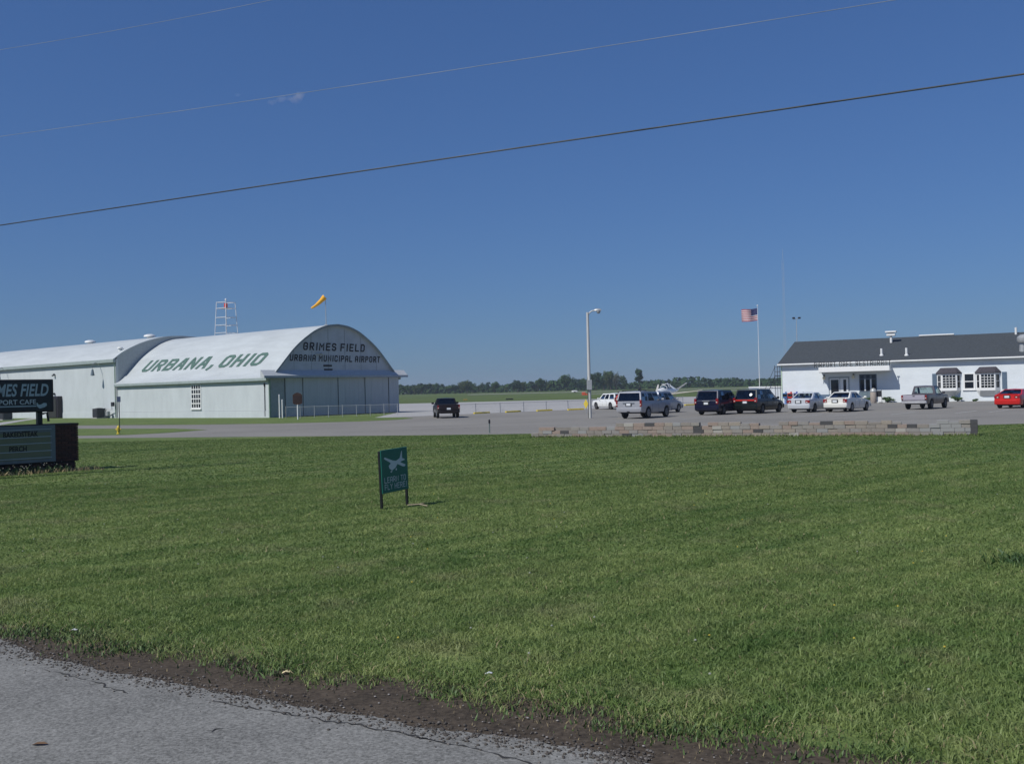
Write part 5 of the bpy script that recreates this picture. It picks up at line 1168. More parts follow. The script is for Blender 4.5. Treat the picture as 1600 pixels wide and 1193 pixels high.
# letter board
bf = mat("board_frame", (.16, .18, .19), .5); bb_ = mat("letter_board_face", (.165, .17, .10), .6, var=.08, scale=1.5); trk = mat("letter_track", (.34, .38, .40), .4)
b = MB(); b.b2(UL + .3, pR - .01, -.11, .01, pB, pT - .035); b.build("letter_board_frame", bf, ms)
b = MB(); fL, fR, fB, fT = UL + .5, pR - .16, pB + .10, pT - .24; b.b2(fL, fR, -.125, -.111, fB, fT); lb = b.build("letter_board", bb_, ms)
for y in (669.6, 681, 691, 703, 713.5):
    z = M_(78, y)[1]; b = MB(); b.b2(fL, fR + .03, -.145, -.126, z - .012, z + .014); b.build("letter_track", trk, lb)
ltr = mat("black_letters", (.012, .011, .008), .6)
for txt, x0, y0, x1, yt in (("BAKED STEAK", 5, 682.8, 60, 673.0), ("PERCH", 14.5, 704.2, 42, 695.6)):
    ua = M_(x0, y0, .13)[0]; ub = M_(x1, y0, .13)[0]; za = M_(78, {'B': 681, 'P': 703}[txt[0]])[1] - .01; hh = (M_(78, 669.6)[1] - M_(78, 681)[1]) * .78
    b = font_text(txt.replace("D S", "DS"), hh, lambda x, y, d: (ua + x * (ub - ua), -.1265 - d, za + .025 + y * .95), .034); b.build("letter_row", ltr, lb)
# top cabinet
cR = M_(83.5, 620)[0]; cT = M_(83, 592.2)[1]; cB = M_(82, 642.8)[1]
b = MB(); b.b2(UL, cR, -.02, .42, cB, cT, bev=.02); cab_ = b.build("sign_cabinet", mat("cabinet_black", (.010, .008, .014), .35, var=.2), ms)
b = MB(); b.b2(UL + .06, cR - .07, -.03, -.021, cB + .06, cT - .05); b.build("sign_face", mat("sign_face_navy", (.010, .014, .022), .3), cab_)
lt = mat("sign_letter_silver", (.40, .45, .48), .45); 
ue, ze = M_(76, 617.5, .035); hh = M_(76, 599, .035)[1] - ze
uM = M_(-35, 618, .035)[0]
b = font_text("GRIMES FIELD", hh, lambda x, y, d: (uM + x * (ue - uM), -.031 - d, ze + y), .026, .24, .004, 1.04); b.build("lettering", lt, cab_)
ue, ze = M_(56.5, 631, .035); hh = M_(56.5, 623.6, .035)[1] - ze; uC = M_(-20, 631, .035)[0]
b = font_text("AIRPORT CAFE", hh, lambda x, y, d: (uC + x * (ue - uC), -.031 - d, ze + y), .012); b.build("lettering", mat("sign_letter_white", (.55, .57, .58), .45), cab_)
u1, z1 = M_(57, 634, .035); b = MB(); b.b2(UL + 1.6, u1, -.036, -.031, z1 - .018, z1 + .018); b.build("underline", lt, cab_)
u2, z2 = M_(73.5, 632.5, .035); w2 = u2 - u1
b = MB(); b.add([(u1 + w2 * x, -.034, z1 + .09 * y) for x, y in ((0, .9), (.06, -.2), (.3, -.9), (.75, -.5), (1, .1), (.95, .9), (.7, 1.0), (.45, .5), (.2, .4), (.1, 1.1))], [tuple(range(10))]); b.build("plane_emblem", lt, cab_)
uP = M_(65, 650)[0]
for u in (uP, UL + 1.2): b = MB(); b.b2(u - .07, u + .07, .12, .28, zTop, cB); b.build("post", black, ms)
b = MB(); b.tube([(uP + .07, .1, zTop + .32), (uP + .2, .1, zTop + .34), (uP + .24, .1, zTop + .08)], .035, 6); b.build("conduit", black, ms)
# weeds and mulch at the foot of the sign
def tufts(name, centre_fn, n, h0, h1, cols, seed, label, cat, wid=.01):
    r = np.random.default_rng(seed); V = []; Fc = []
    for i in range(n):
        x, y = centre_fn(r); h_ = r.uniform(h0, h1); a = r.uniform(0, 6.28); l_ = r.normal(size=2) * h_ * .4; o = len(V); w_ = wid * r.uniform(.6, 1.4)
        V += [(x - math.cos(a) * w_, y - math.sin(a) * w_, 0), (x + math.cos(a) * w_, y + math.sin(a) * w_, 0), (x + l_[0] * .4 + math.cos(a) * w_ * .7, y + l_[1] * .4 + math.sin(a) * w_ * .7, h_ * .6), (x + l_[0], y + l_[1], h_)]; Fc += [(o, o + 1, o + 2), (o, o + 2, o + 3)]
    me = bpy.data.meshes.new(name); me.from_pydata(V, [], Fc); me.materials.append(cols); o = bpy.data.objects.new(name, me); COL.objects.link(o); return tag(o, label, cat, None, "stuff")
sgx = lambda u, o: (MR.x + mq.d.x * u + mq.n.x * o, MR.y + mq.d.y * u + mq.n.y * o)
tufts("dry_grass", lambda r: sgx(r.uniform(-4, .6), abs(r.normal(0, .35)) + .05), 900, .04, .16, mat("straw", (.34, .27, .15), .9, var=.3, scale=3), 3, "dry straw coloured grass at the foot of the brick sign base", "grass")
tufts("weeds", lambda r: sgx(r.uniform(-4, -.3), r.uniform(.05, .5)), 500, .08, .28, shrub_leaf, 4, "green weeds growing along the brick sign base", "weeds", .014)
b = MB(); r5 = np.random.default_rng(9)
for i in range(60):
    x, y = sgx(r5.uniform(-3.5, -.4), r5.uniform(.1, .6)); b.lathe([(.0, 0), (.018, .006), (0, .014)], (x, y, r5.uniform(.12, .3)), 5)
tag(b.build("weed_flower_heads", mat("pale_flower", (.6, .58, .48), .8)), "tiny pale flower heads among the weeds below the letter board", "flowers", None, "stuff")
q = MR + MD * -.1 + Vector((mq.n.x, mq.n.y)) * .3
# lamp post
lb0 = G(922, 653.0); lpst = thing("street_lamp", "grey street lamp with a short curved arm in the car park", "street lamp", (lb0.x, lb0.y, .004))
ltop = AT(919.5, 489, lb0.y); LHt = ltop.z; wood = mat("lamp_pole_grey", (.50, .50, .48), .75, var=.12, scale=3, stretch=(4, 4, .4))
b = MB(); b.tube([(0, 0, -.1), (0, 0, 2.5), (0, 0, LHt - .3), (0, 0, LHt + .05)], [.135, .12, .095, .09], 14); b.build("pole", wood, lpst, 50)
b = MB(); b.tube([(.02, 0, LHt - .25), (.10, -.01, LHt - .02), (.30, -.02, LHt + .14), (.55, -.04, LHt + .17)], .05, 10); arm_ = b.build("arm", galv, lpst, 60)
b = MB(); b.loft([[(x, y * w_, LHt + .17 + z * h_) for y, z in ((-1, -.1), (-.8, .7), (0, 1), (.8, .7), (1, -.1), (.5, -.3), (-.5, -.3))] for x, w_, h_ in ((.48, .07, .08), (.6, .15, .14), (.85, .18, .14), (1.0, .14, .09))]); hd = b.build("lamp_head", galv, lpst, 50)
b = MB(); b.lathe([(.14, .0), (.15, -.06), (.11, -.16), (0, -.2)], (.80, -.04, LHt + .13), 14); b.build("lens", mat("lamp_lens_grey", (.30, .32, .33), .25), hd, 50)
bz_ = AT(921, 600, lb0.y).z; b = MB(); b.b2(-.19, .19, -.26, -.13, bz_ - .42, bz_ + .30, bev=.02); b.build("control_box", galv, lpst)
for z in (bz_ - .3, bz_ + .2): b = MB(); b.tube([(.135 * math.cos(a * .5236), .135 * math.sin(a * .5236), z) for a in range(13)], .012, 5); b.build("strap", dark_metal, lpst)
b = MB(); b.tube([(-.11, -.09, 0), (-.11, -.09, bz_ - .4)], .025, 6); b.build("conduit", dark_metal, lpst)
q = G(916, 646); t = thing("warning_sign", "yellow diamond sign seen nearly edge on just left of the lamp post", "sign", (q.x, q.y, .004), R(-66))
zc = AT(914.5, 631, q.y).z
b = MB(); b.tube([(0, .02, -.1), (0, .02, zc + .35)], .03, 6); b.build("post", galv, t)
b = MB(); b.prism([(-.42, -.02, zc), (0, -.02, zc - .42), (.42, -.02, zc), (0, -.02, zc + .42)], (0, .02, 0)); b.build("panel", yellow, t)
# hydrant with its marker, historical marker, short post
q = G(185, 678); t = thing("fire_hydrant", "yellow fire hydrant on the grass strip by the driveway", "fire hydrant", (q.x, q.y, .012))
b = MB(); b.lathe([(.16, 0), (.16, .05), (.11, .07), (.11, .48), (.14, .50), (.14, .54), (.115, .56), (.10, .64), (.05, .70), (.03, .71), (.03, .75), (0, .75)], (0, 0, 0), 14); b.build("barrel", yellow, t, 40)
for sd in (-1, 1): b = MB(); b.lathe([(.05, 0), (.05, .08), (.065, .08), (.065, .14), (.02, .15), (0, .17)] if sd > 0 else [(.05, 0), (.05, -.08), (.065, -.08), (.065, -.14), (.02, -.15), (0, -.17)], (sd * .09, 0, .40), 10, 'x'); b.build("side_outlet", yellow, t)
b = MB(); b.lathe([(.07, 0), (.07, -.07), (.085, -.07), (.085, -.13), (.02, -.14), (0, -.16)], (0, -.09, .36), 12, 'y'); b.build("front_outlet", yellow, t)
t.scale = (.74, .74, .74)
q = G(187, 674.5); t = thing("slim_sign", "slim post with a small dark blue sign panel behind the yellow hydrant", "sign", (q.x, q.y, .012))
zt2 = AT(186, 619.5, q.y).z; zb2 = AT(186, 628, q.y).z
b = MB(); b.tube([(0, 0, -.1), (0, 0, zt2 - .02)], .028, 6); b.build("post", dark_metal, t)
b = MB(); b.b2(-.12, .12, -.045, -.03, zb2, zt2, bev=.005); b.build("panel", mat("panel_slate_blue", (.05, .07, .13), .5), t)
q = G(465.5, 655.2); t = thing("historical_marker", "brown plaque with a peaked top on a white post before the hangar doors", "sign", (q.x, q.y, .012), R(12))
za2 = AT(465, 632.5, q.y).z; zb3 = AT(465, 613, q.y).z; brn = mat("marker_brown", (.060, .030, .022), .6, var=.15)
b = MB(); b.tube([(0, 0, -.1), (0, 0, za2 + .05)], .06, 8); b.build("post", white_metal, t)
hw_ = .42; b = MB(); b.prism([(-hw_ * .8, -.05, za2 + .08), (0, -.05, za2), (hw_ * .8, -.05, za2 + .08), (hw_, -.05, za2 + .16), (hw_, -.05, zb3 - .22), (hw_ * .55, -.05, zb3 - .08), (0, -.05, zb3), (-hw_ * .55, -.05, zb3 - .08), (-hw_, -.05, zb3 - .22), (-hw_, -.05, za2 + .16)], (0, .09, 0)); b.build("plaque", brn, t)
b = MB(); b.b2(-.35, .35, -.06, -.051, za2 + .2, zb3 - .3); b.build("text_panel", mat("marker_dark_brown", (.045, .024, .02), .5), t)
q = G(765, 676.3); t = thing("marker_post", "short grey marker post with a dark cap at the lawn's far edge", "post", (q.x, q.y, 0))
b = MB(); b.tube([(0, 0, -.1), (0, 0, .5)], .032, 8); b.build("pipe", mat("post_grey_green", (.13, .17, .16), .6), t)
b = MB(); b.lathe([(.045, .5), (.05, .53), (.05, .66), (.03, .70), (0, .71)], (0, 0, 0), 10); b.build("cap", dark_metal, t)
# flag pole
q = G(1187.5, 629); fp = thing("flag_pole", "tall thin white flag pole beside the cafe", "flag pole", (q.x, q.y, .004))
fz = AT(1183, 478, q.y).z
b = MB(); b.tube([(0, 0, 0), (0, 0, fz * .5), (0, 0, fz)], [.045, .032, .02], 8); b.build("pole", white_metal, fp)
b = MB(); b.lathe([(.0, -.09), (.09, -.04), (.09, .04), (0, .09)], (0, 0, fz + .06), 10); b.build("finial", white_metal, fp, 50)
fl = thing("flag", "red, white and blue striped flag with stars blowing left from the flag pole", "flag", (q.x, q.y, 0))
ft, fh_, fwid = fz - .25, 1.45, 2.0
fm = [mat("flag_red", (.48, .05, .06), .8, var=.05), mat("flag_white", (.72, .72, .72), .8, var=.03), mat("flag_blue", (.03, .035, .14), .8, var=.05)]
def fpos(u, v, o=0.0):
    wv = .16 * math.sin(u * 7.5 + v * 1.2) * u ** .5; x = -.05 - u * fwid * .96; y = -.3 * u + wv + o; z = ft - v * fh_ - .22 * u - .08 * u * math.sin(u * 5)
    return (x, y, z)
b = MB(); nu = 30
for i in range(nu):
    for j in range(13):
        a, c = i / nu, (i + 1) / nu; mi = 2 if (j < 7 and i < nu * .4) else (0 if j % 2 == 0 else 1)
        b.quad(fpos(a, j / 13), fpos(c, j / 13), fpos(c, (j + 1) / 13), fpos(a, (j + 1) / 13), mi)
b.build("cloth", fm, fl, fixn=False)
b = MB()
for j in range(9):
    for i in range(6 if j % 2 == 0 else 5):
        u = .4 * (i + (.5 if j % 2 == 0 else 1.0)) / 6; v = 7 / 13 * (j + .5) / 9
        for sgn in (-1, 1):
            pts = []
            for k in range(10):
                r_ = .022 if k % 2 == 0 else .009; aa = k * math.pi / 5
                pts.append(fpos(u + r_ * math.sin(aa) / fwid, v - r_ * math.cos(aa) / fh_, sgn * .006))
            b.add(pts, [tuple(range(10))])
tag(b.build("stars", fm[1], fl, fixn=False), kind="stuff")
# radio tower and light pole behind the cafe
q = AT(1228, 600, 190); zt_ = AT(1224, 405, 190).z; rt = thing("radio_tower", "very thin tall lattice radio tower rising behind the cafe's left end", "tower", (q.x, q.y, 0), R(20))
rm = mat("tower_grey", (.36, .38, .42), .6); tri = [(.22 * math.cos(a), .22 * math.sin(a)) for a in (0, 2.094, 4.189)]
for x, y in tri: b = MB(); b.tube([(x, y, 0), (x, y, zt_)], .011, 5); b.build("leg", rm, rt)
b = MB(); z = .3; k = 0
while z < zt_ - .8:
    for i in range(3):
        p, o_ = tri[i], tri[(i + 1) % 3]; b.tube([(*p, z), (*o_, z + .8)], .006, 3, cap=False)
    z += .8
b.build("bracing", rm, rt)
b = MB(); b.tube([(0, 0, zt_), (0, 0, zt_ + 2)], .02, 5); b.build("mast_tip", rm, rt)
q = AT(1247, 600, 150); zt_ = AT(1245, 499, 150).z; t = thing("flood_light_pole", "thin pole with two small flood lights rising behind the cafe roof", "light pole", (q.x, q.y, 0))
b = MB(); b.tube([(0, 0, 0), (0, 0, zt_)], .07, 8, r1=.04); b.tube([(-.5, 0, zt_), (.5, 0, zt_ + .15)], .03, 6); b.build("pole", galv, t)
for x in (-.42, .42): b = MB(); b.box((x, -.05, zt_ + .22), (.38, .2, .26), bev=.04); b.build("flood_light", dark_metal, t)

# airfield bits far out
def field_board(px, py, dist, wd, hg, m, label, nm="airfield_marker"):
    p = AT(px, py, dist); z = hz(dist); t = thing(nm, label, "marker", (p.x, p.y, z))
    b = MB(); b.b2(-wd / 2, wd / 2, -.06, .06, .12, .12 + hg, bev=.02); b.build("panel", m, t)
    for x in (-wd * .3, wd * .3): b = MB(); b.b2(x - .03, x + .03, -.03, .03, -.05, .12); b.build("leg", dark_metal, t)
field_board(727, 618.3, 230, .95, .30, mat("marker_dull_yellow", (.30, .22, .05), .7), "small yellow airfield marker out on the grass behind the black pickup")
field_board(796, 616.5, 225, 1.7, .26, black, "low dark airfield marker on the grass left of the lamp post")
p = AT(912, 612.5, 300); t = thing("equipment_box", "small red orange equipment box on the airfield left of the lamp post", "box", (p.x, p.y, hz(300))); t.scale = (.72, .72, .72)
b = MB(); b.b2(-.75, .75, -.5, .5, .15, 1.3, bev=.06); b.build("cabinet", mat("box_red_orange", (.62, .10, .04), .6), t)
b = MB(); b.b2(.75, 1.5, -.35, .35, .15, .7, bev=.05); b.b2(-.8, 1.5, -.55, .55, 0, .14); b.build("base", mat("box_red_orange", (.62, .10, .04), .6), t)
p = AT(898, 612, 420); t = thing("parked_glider_trailer", "tiny white trailer far out on the airfield below the treeline", "trailer", (p.x, p.y, hz(420)), R(5))
b = MB(); b.loft([[(x, y * w_, .4 + z * h_) for y, z in ((-1, 0), (-.9, .8), (0, 1), (.9, .8), (1, 0))] for x, w_, h_ in ((-1.3, .3, .25), (-1.0, .6, .55), (.7, .6, .55), (1.3, .3, .3))]); b.build("shell", white_metal, t)
for sd in (-1, 1): b = MB(); b.lathe([(.1, -.08), (.3, -.06), (.3, .06), (.1, .08)], (0, sd * .7, .3), 10, 'y'); b.build("wheel", rubber, t)
p = AT(1003, 607.5, 310); t = thing("farm_tractor", "tiny dark tractor far away on the airfield grass above the white wagon", "tractor", (p.x, p.y, hz(310)))
b = MB(); b.b2(-.4, 1.3, -.4, .4, .6, 1.15, bev=.06); b.b2(-1.2, -.3, -.55, .55, .7, 1.9, bev=.1); b.build("body", dark_metal, t)
for x, r_ in ((-.8, .62), (1.0, .38)):
    for sd in (-1, 1): b = MB(); b.lathe([(.1, -.12), (r_, -.1), (r_, .1), (.1, .12)], (x, sd * .75, r_), 12, 'y'); b.build("wheel", rubber, t)

# ================================================================== POWER LINE
pole_p = Vector((-17.2, 26.7)); wdir = Vector((.887, -.462)).normalized()
up = thing("utility_pole", "wooden utility pole beside the road carrying three wires", "utility pole", (pole_p.x, pole_p.y, 0), math.atan2(wdir.y, wdir.x))
b = MB(); b.tube([(0, 0, -.2), (0, 0, 11.6)], .17, 10, r1=.11); b.build("pole", mat("pole_wood", (.15, .11, .08), .95, var=.25), up)
b = MB(); b.box((0, 0, 8.55), (.1, .9, .12)); b.build("crossarm", mat("pole_wood", (.15, .11, .08), .95), up)
wire_plane = Wall(pole_p, wdir)
def wire(pxs, m, rad, label):
    pts = [wire_plane.uv(x, y) for x, y in pxs]; us = np.array([p[0] for p in pts]); zs = np.array([p[1] for p in pts]); c = np.polyfit(us, zs, min(2, len(pts) - 1))
    vs = []
    for u in np.linspace(0.15, 34, 60): p = pole_p + wdir * u; vs.append((p.x, p.y, float(np.polyval(c, u))))
    b = MB(); b.tube(vs, rad, 6); return tag(b.build("power_wire", m, None, 60), label, "wire", "power wires over the lawn")
wire([(0, 352.3), (400, 290.5), (800, 233.5), (1200, 175), (1599, 115)], mat("black_cable", (.045, .05, .055), .5, var=.2), .0135, "thick dark cable, lowest of the three wires crossing the sky")
wm = mat("bare_aluminium_wire", (.24, .26, .29), .6, .1)
wire([(0, 213), (400, 157.5), (800, 93.5), (1200, 32), (1405, 0)], wm, .0045, "thin grey wire, middle of the three wires crossing the sky")
wire([(0, 78), (200, 44), (425, 0)], wm, .0040, "faint grey wire crossing the upper left corner of the sky, highest of three")

# ================================================================== CLOUD WISP
def cloud(px, py, dist, sx, sz, dens, label, seed):
    p = AT(px, py, dist); bm = bmesh.new(); bmesh.ops.create_icosphere(bm, subdivisions=3, radius=1)
    for v in bm.verts: v.co.x *= sx; v.co.y *= sz * 1.3; v.co.z *= sz
    me = bpy.data.meshes.new("cloud"); bm.to_mesh(me); bm.free(); o = bpy.data.objects.new("cloud", me); COL.objects.link(o); o.location = p; o.rotation_euler = (0, R(-12), 0)
    m = bpy.data.materials.new("cloud_vapour"); m.use_nodes = True; t = m.node_tree
    for n in list(t.nodes): t.nodes.remove(n)
    N, L = t.nodes.new, t.links.new; out = N("ShaderNodeOutputMaterial"); vol = N("ShaderNodeVolumePrincipled"); vol.inputs['Color'].default_value = (.95, .92, .95, 1); vol.inputs['Anisotropy'].default_value = .2
    tc = N("ShaderNodeTexCoord"); mp = N("ShaderNodeMapping"); mp.inputs['Location'].default_value = (seed, seed * 2, 0); L(tc.outputs['Object'], mp.inputs[0])
    nz = N("ShaderNodeTexNoise"); nz.inputs['Scale'].default_value = .035; nz.inputs['Detail'].default_value = 5; L(mp.outputs[0], nz.inputs['Vector'])
    m2 = N("ShaderNodeMapping"); m2.inputs['Scale'].default_value = (1 / sx, 1 / (sz * 1.3), 1 / sz); L(tc.outputs['Object'], m2.inputs[0])
    ln = N("ShaderNodeVectorMath"); ln.operation = 'LENGTH'; L(m2.outputs[0], ln.inputs[0])
    fo = N("ShaderNodeMapRange"); fo.inputs[1].default_value = 1; fo.inputs[2].default_value = .1; fo.inputs[3].default_value = -.35; fo.inputs[4].default_value = .15; L(ln.outputs['Value'], fo.inputs[0])
    ad = N("ShaderNodeMath"); L(nz.outputs[0], ad.inputs[0]); L(fo.outputs[0], ad.inputs[1])
    mr = N("ShaderNodeMapRange"); mr.inputs[1].default_value = .42; mr.inputs[2].default_value = .75; mr.inputs[3].default_value = 0; mr.inputs[4].default_value = dens; L(ad.outputs[0], mr.inputs[0])
    L(mr.outputs[0], vol.inputs['Density']); L(vol.outputs[0], out.inputs['Volume']); me.materials.append(m)
    o['kind'] = "structure"; return o
cloud(467, 151, 2600, 42, 24, .034, "", 3.3)
cloud(440, 156, 2630, 62, 18, .020, "", 7.1)
cloud(371, 149, 2610, 26, 13, .012, "", 5.2)

# ================================================================== HAZE
def haze():
    b = MB(); b.b2(-2700, 2700, -500, 2700, -1.2, 33); o = b.build("haze", []) ; m = bpy.data.materials.new("haze_air"); m.use_nodes = True; t = m.node_tree
    for n in list(t.nodes): t.nodes.remove(n)
    out = t.nodes.new("ShaderNodeOutputMaterial"); v = t.nodes.new("ShaderNodeVolumePrincipled"); v.inputs['Color'].default_value = (.80, .88, 1, 1); v.inputs['Density'].default_value = HAZE; v.inputs['Anisotropy'].default_value = .2
    t.links.new(v.outputs[0], out.inputs['Volume']); o.data.materials.clear(); o.data.materials.append(m); o['kind'] = "stuff"
HAZE = .00027
haze()

# ================================================================== GRASS
def blades(name, n, rmin, rmax, h0, h1, wd, two, seed, label, lift=0.0, spread=.56):
    r = np.random.default_rng(seed)
    d = np.sqrt(r.uniform(rmin ** 2, rmax ** 2, n)); a = r.uniform(-spread, spread, n); x = d * np.tan(a) * np.cos(a) ** 0; y = d
    x = np.tan(a) * y
    # keep off the road and shoulder: distance beyond the dirt edge, ragged
    dl = np.array([[p.x, p.y] for p in dirt_line]); 
    ye = np.interp(x, dl[:, 0], dl[:, 1])
    rag = .10 * np.sin(x * 5.1) + .07 * np.sin(x * 13.7 + 1) + .05 * np.sin(x * 31 + 2)
    over = (y - ye) - rag
    thin = np.clip(over / .55 + .25, 0, 1); keep = (over > -.12) & (r.random(n) < thin)
    # off the paved driveway and the wall
    nl = np.array([[p.x, p.y] for p in near]); keep &= y < np.interp(x, nl[:, 0], nl[:, 1]) - .25
    wy = wl.y + (x - wl.x) * (wr.y - wl.y) / (wr.x - wl.x); keep &= ~((x > wl.x - .3) & (x < wr.x + .5) & (y > wy - .03))
    # bare soil patches near the verge
    pat = np.sin(x * 2.3 + y * 1.1) * np.sin(x * .9 - y * 3.7 + .5) + .5 * np.sin(x * 7.7 + 3 * y); keep &= ~((pat > .95) & (over < 1.6) & (r.random(n) < .75))
    x, y, over = x[keep], y[keep], over[keep]; n = len(x)
    cl = .5 + .5 * np.sin(x * 1.7 + np.sin(y * 1.3) * 2) * np.sin(y * 2.1 + np.sin(x * .8) * 2)
    fl_ = .5 + .5 * np.sin(x * 6.1 + 2 * np.sin(y * 4.3)) * np.sin(y * 7.3 + np.sin(x * 5.1))
    h = r.uniform(h0, h1, n) * (.7 + .35 * cl + .35 * fl_) * np.where(r.random(n) < .03, 1.6, 1) * np.where(over < .5, 1.25, 1)
    az = r.uniform(0, 2 * np.pi, n); w_ = wd * r.uniform(.6, 1.5, n); lean = r.normal(0, .8, (n, 2)) * h[:, None]
    ca, sa = np.cos(az) * w_, np.sin(az) * w_; z0 = np.zeros(n)
    B0 = np.stack([x - ca, y - sa, z0], 1); B1 = np.stack([x + ca, y + sa, z0], 1); T = np.stack([x + lean[:, 0], y + lean[:, 1], h * .92], 1)
    tint = np.clip(r.beta(2.2, 2.6, n) * .8 + .2 * fl_ + lift, 0, 1); dry_ = r.random(n) < .012 + .05 * (over < .7); 
    if two:
        Mi = np.stack([x + lean[:, 0] * .3 + ca * .75, y + lean[:, 1] * .3 + sa * .75, h * .62], 1); Mj = np.stack([x + lean[:, 0] * .3 - ca * .75, y + lean[:, 1] * .3 - sa * .75, h * .62], 1)
        V = np.concatenate([B0, B1, Mi, Mj, T]); i = np.arange(n); Fi = np.concatenate([np.stack([i, i + n, i + 2 * n], 1), np.stack([i, i + 2 * n, i + 3 * n], 1), np.stack([i + 3 * n, i + 2 * n, i + 4 * n], 1)]); rep = 5
    else:
        V = np.concatenate([B0, B1, T]); i = np.arange(n); Fi = np.stack([i, i + n, i + 2 * n], 1); rep = 3
    me = bpy.data.meshes.new(name); me.vertices.add(len(V)); me.vertices.foreach_set("co", V.astype(np.float32).ravel())
    me.loops.add(Fi.size); me.loops.foreach_set("vertex_index", Fi.astype(np.int32).ravel()); me.polygons.add(len(Fi)); me.polygons.foreach_set("loop_start", np.arange(0, Fi.size, 3, dtype=np.int32))
    at = me.attributes.new("tint", 'FLOAT', 'POINT'); at.data.foreach_set("value", np.tile(tint, rep).astype(np.float32))
    me.materials.append(blade_mat); me.materials.append(straw_blade)
    me.polygons.foreach_set("material_index", np.tile(dry_.astype(np.int32), len(Fi) // n)); me.update(calc_edges=True); me.validate()
    o = bpy.data.objects.new(name, me); COL.objects.link(o); return tag(o, label, "grass", None, "stuff")
straw_blade = mat("straw_blade", (.26, .22, .12), .8, var=.3, scale=2)
blades("lawn_grass", 360000, 5.2, 13, .018, .050, .0042, True, 1, "short green lawn grass nearest the road", .20)
blades("lawn_grass", 300000, 13, 26, .018, .042, .009, False, 2, "short green lawn grass around the green yard sign", .0)
blades("lawn_grass", 260000, 26, 52, .012, .03, .018, False, 3, "short green lawn grass in front of the block wall", -.28)
def along(r, lo, hi):
    k = r.random() * (len(dirt_line) - 4.001) + 2; a = dirt_line[int(k)].lerp(dirt_line[int(k) + 1], k % 1); o = r.uniform(lo, hi)
    return a.x + .5 * o, a.y + .85 * o
def clumps(r, k, lo, hi, sd):
    C_ = [along(r, lo, hi) for _ in range(k)]
    def f(q):
        c = C_[q.integers(k)]; return c[0] + q.normal() * sd * 1.8, c[1] + q.normal() * sd
    return f
r8 = np.random.default_rng(81)
verge_leaf = mat("verge_weed_leaf", (.075, .125, .036), .6, var=.35, scale=9); thatch = mat("dry_thatch", (.26, .21, .12), .9, var=.35, scale=5)
tufts("verge_weeds", clumps(r8, 70, -.12, .30, .10), 5200, .015, .055, verge_leaf, 31, "blue green weeds sprawling over the dirt at the lawn's road edge", "weeds", .0075)
tufts("dry_thatch", clumps(r8, 90, -.15, .45, .13), 3800, .008, .04, thatch, 32, "dry straw coloured thatch along the lawn's road edge", "thatch", .0035)
q = G(1590, 880); tufts("weed_clump", lambda r: (q.x + .1 + r.normal() * .2, q.y + r.normal() * .22), 700, .03, .10, mat("dark_weed_leaf", (.040, .085, .020), .6, var=.3, scale=8), 33, "dark green broad leaved weed clump in the lawn at the right edge", "weeds", .014)
r9 = np.random.default_rng(77); b = MB()
for i in range(90):
    y = r9.uniform(6.5, 30); x = y * r9.uniform(-.5, .52)
    if y < np.interp(x, [p.x for p in dirt_line], [p.y for p in dirt_line]) + .3: continue
    b.lathe([(0, 0), (.011, .004), (.009, .012), (0, .015)], (x, y, r9.uniform(.03, .06)), 6, mi=int(r9.integers(2)))
tag(b.build("lawn_flowers", [mat("clover_white", (.30, .31, .26), .8), mat("dandelion_yellow", (.45, .36, .05), .8)]), "tiny white and yellow flowers dotted through the lawn", "flowers", None, "stuff")
wn_ = Vector((wd_.y, -wd_.x, 0)).normalized()
def wall_foot(r):
    p = wl + wd_ * r.uniform(-.02, 1.02) + wn_ * (abs(r.normal()) * .07 + .04); return p.x, p.y
tufts("wall_foot_grass", wall_foot, 2200, .04, .13, mat("uncut_grass", (.12, .16, .045), .8, var=.35, scale=4), 35, "uncut yellow green grass along the foot of the block wall", "grass", .012)
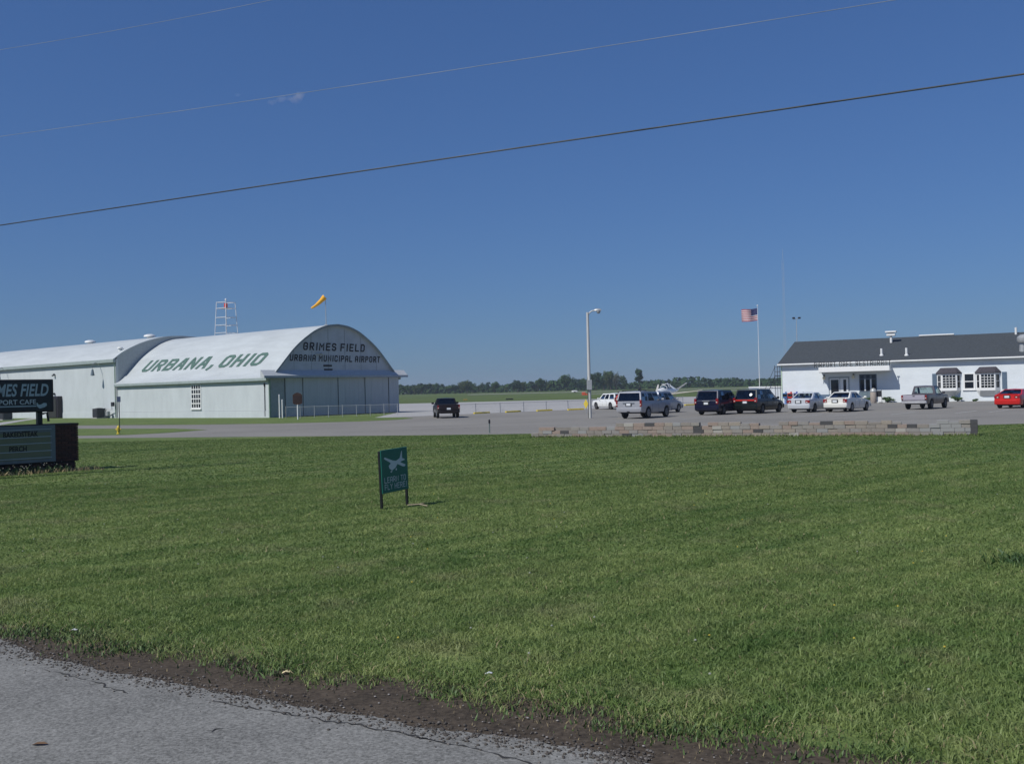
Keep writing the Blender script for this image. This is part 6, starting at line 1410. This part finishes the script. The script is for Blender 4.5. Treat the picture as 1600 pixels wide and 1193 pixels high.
# stones, litter and a dead leaf by the road edge
peb = MB(); peb.lathe([(.0, -.4), (.8, -.2), (1.0, .1), (.6, .45), (0, .5)], (0, 0, 0), 7); pmesh = [peb.mesh("pebble", mat("pebble_%d" % i, c, .85)) for i, c in enumerate(((.30, .28, .26), (.15, .135, .12), (.07, .06, .05)))]
r6 = random.Random(4); b = MB()
for i in range(700):
    k = r6.random() * (len(dirt_edge) - 1.001); a = dirt_edge[int(k)].lerp(dirt_edge[int(k) + 1], k % 1); p = a - Vector((.5, .85)) * r6.triangular(-.05, 1.0, .6); s_ = r6.choice((.003, .004, .004, .006, .009))
    b.lathe([(.0, -.4 * s_), (.8 * s_, -.2 * s_), (s_, .1 * s_), (.6 * s_, .45 * s_), (0, .5 * s_)], (p.x, p.y, .012 + s_ * .2), 6, mi=r6.choice((0, 1, 1, 2, 2)))
for i in range(2600):
    k = r6.random() * (len(road_edge) - 1.001); a = road_edge[int(k)].lerp(road_edge[int(k) + 1], k % 1); p = a + Vector((.5, .85)) * r6.gauss(-.03, .09); s_ = r6.choice((.003, .004, .005, .007, .010, .013))
    b.lathe([(.0, -.3 * s_), (s_, 0), (.7 * s_, .4 * s_), (0, .5 * s_)], (p.x, p.y, .013), 5, mi=r6.choice((1, 2, 2, 2)))
tag(b.build("shoulder_gravel", [m_.materials[0] for m_ in pmesh]), "loose small stones scattered on the dirt shoulder", "gravel", None, "stuff")
for px, py, c, lab, s_ in ((447, 1054, (.75, .62, .35), "pale yellow scrap of litter on the dirt shoulder", .03), (115, 988, (.7, .7, .66), "white scrap of litter at the grass edge on the left", .035), (764, 1056, (.7, .72, .74), "white scrap of litter at the grass edge in the middle", .028)):
    q = G(px, py); b = MB(); b.add([(-s_, -s_ * .5, .0), (0, -s_ * .7, s_ * .5), (s_, -s_ * .3, .006), (s_ * .9, s_ * .5, .01), (0, s_ * .4, s_ * .6), (-s_, s_ * .5, .004)], [(0, 1, 4, 5), (1, 2, 3, 4)])
    tag(b.build("litter", mat("litter_" + str(px), c, .7), None, 0, (q.x, q.y, .018)), lab, "litter")
q = G(62, 1166); b = MB(); s_ = .04
b.add([(-s_ * 1.3, 0, .0), (-.5 * s_, -s_ * .45, .012), (.6 * s_, -s_ * .35, .01), (s_ * 1.4, 0, .004), (.5 * s_, s_ * .4, .014), (-.5 * s_, s_ * .4, .012), (0, 0, .002)], [(0, 1, 6), (1, 2, 6), (2, 3, 6), (3, 4, 6), (4, 5, 6), (5, 0, 6)])
tag(b.build("dead_leaf", mat("leaf_brown", (.13, .075, .042), .8), None, 0, (q.x, q.y, .014)), "brown dead leaf lying on the asphalt at lower left", "leaf")
bpy.context.view_layer.update()
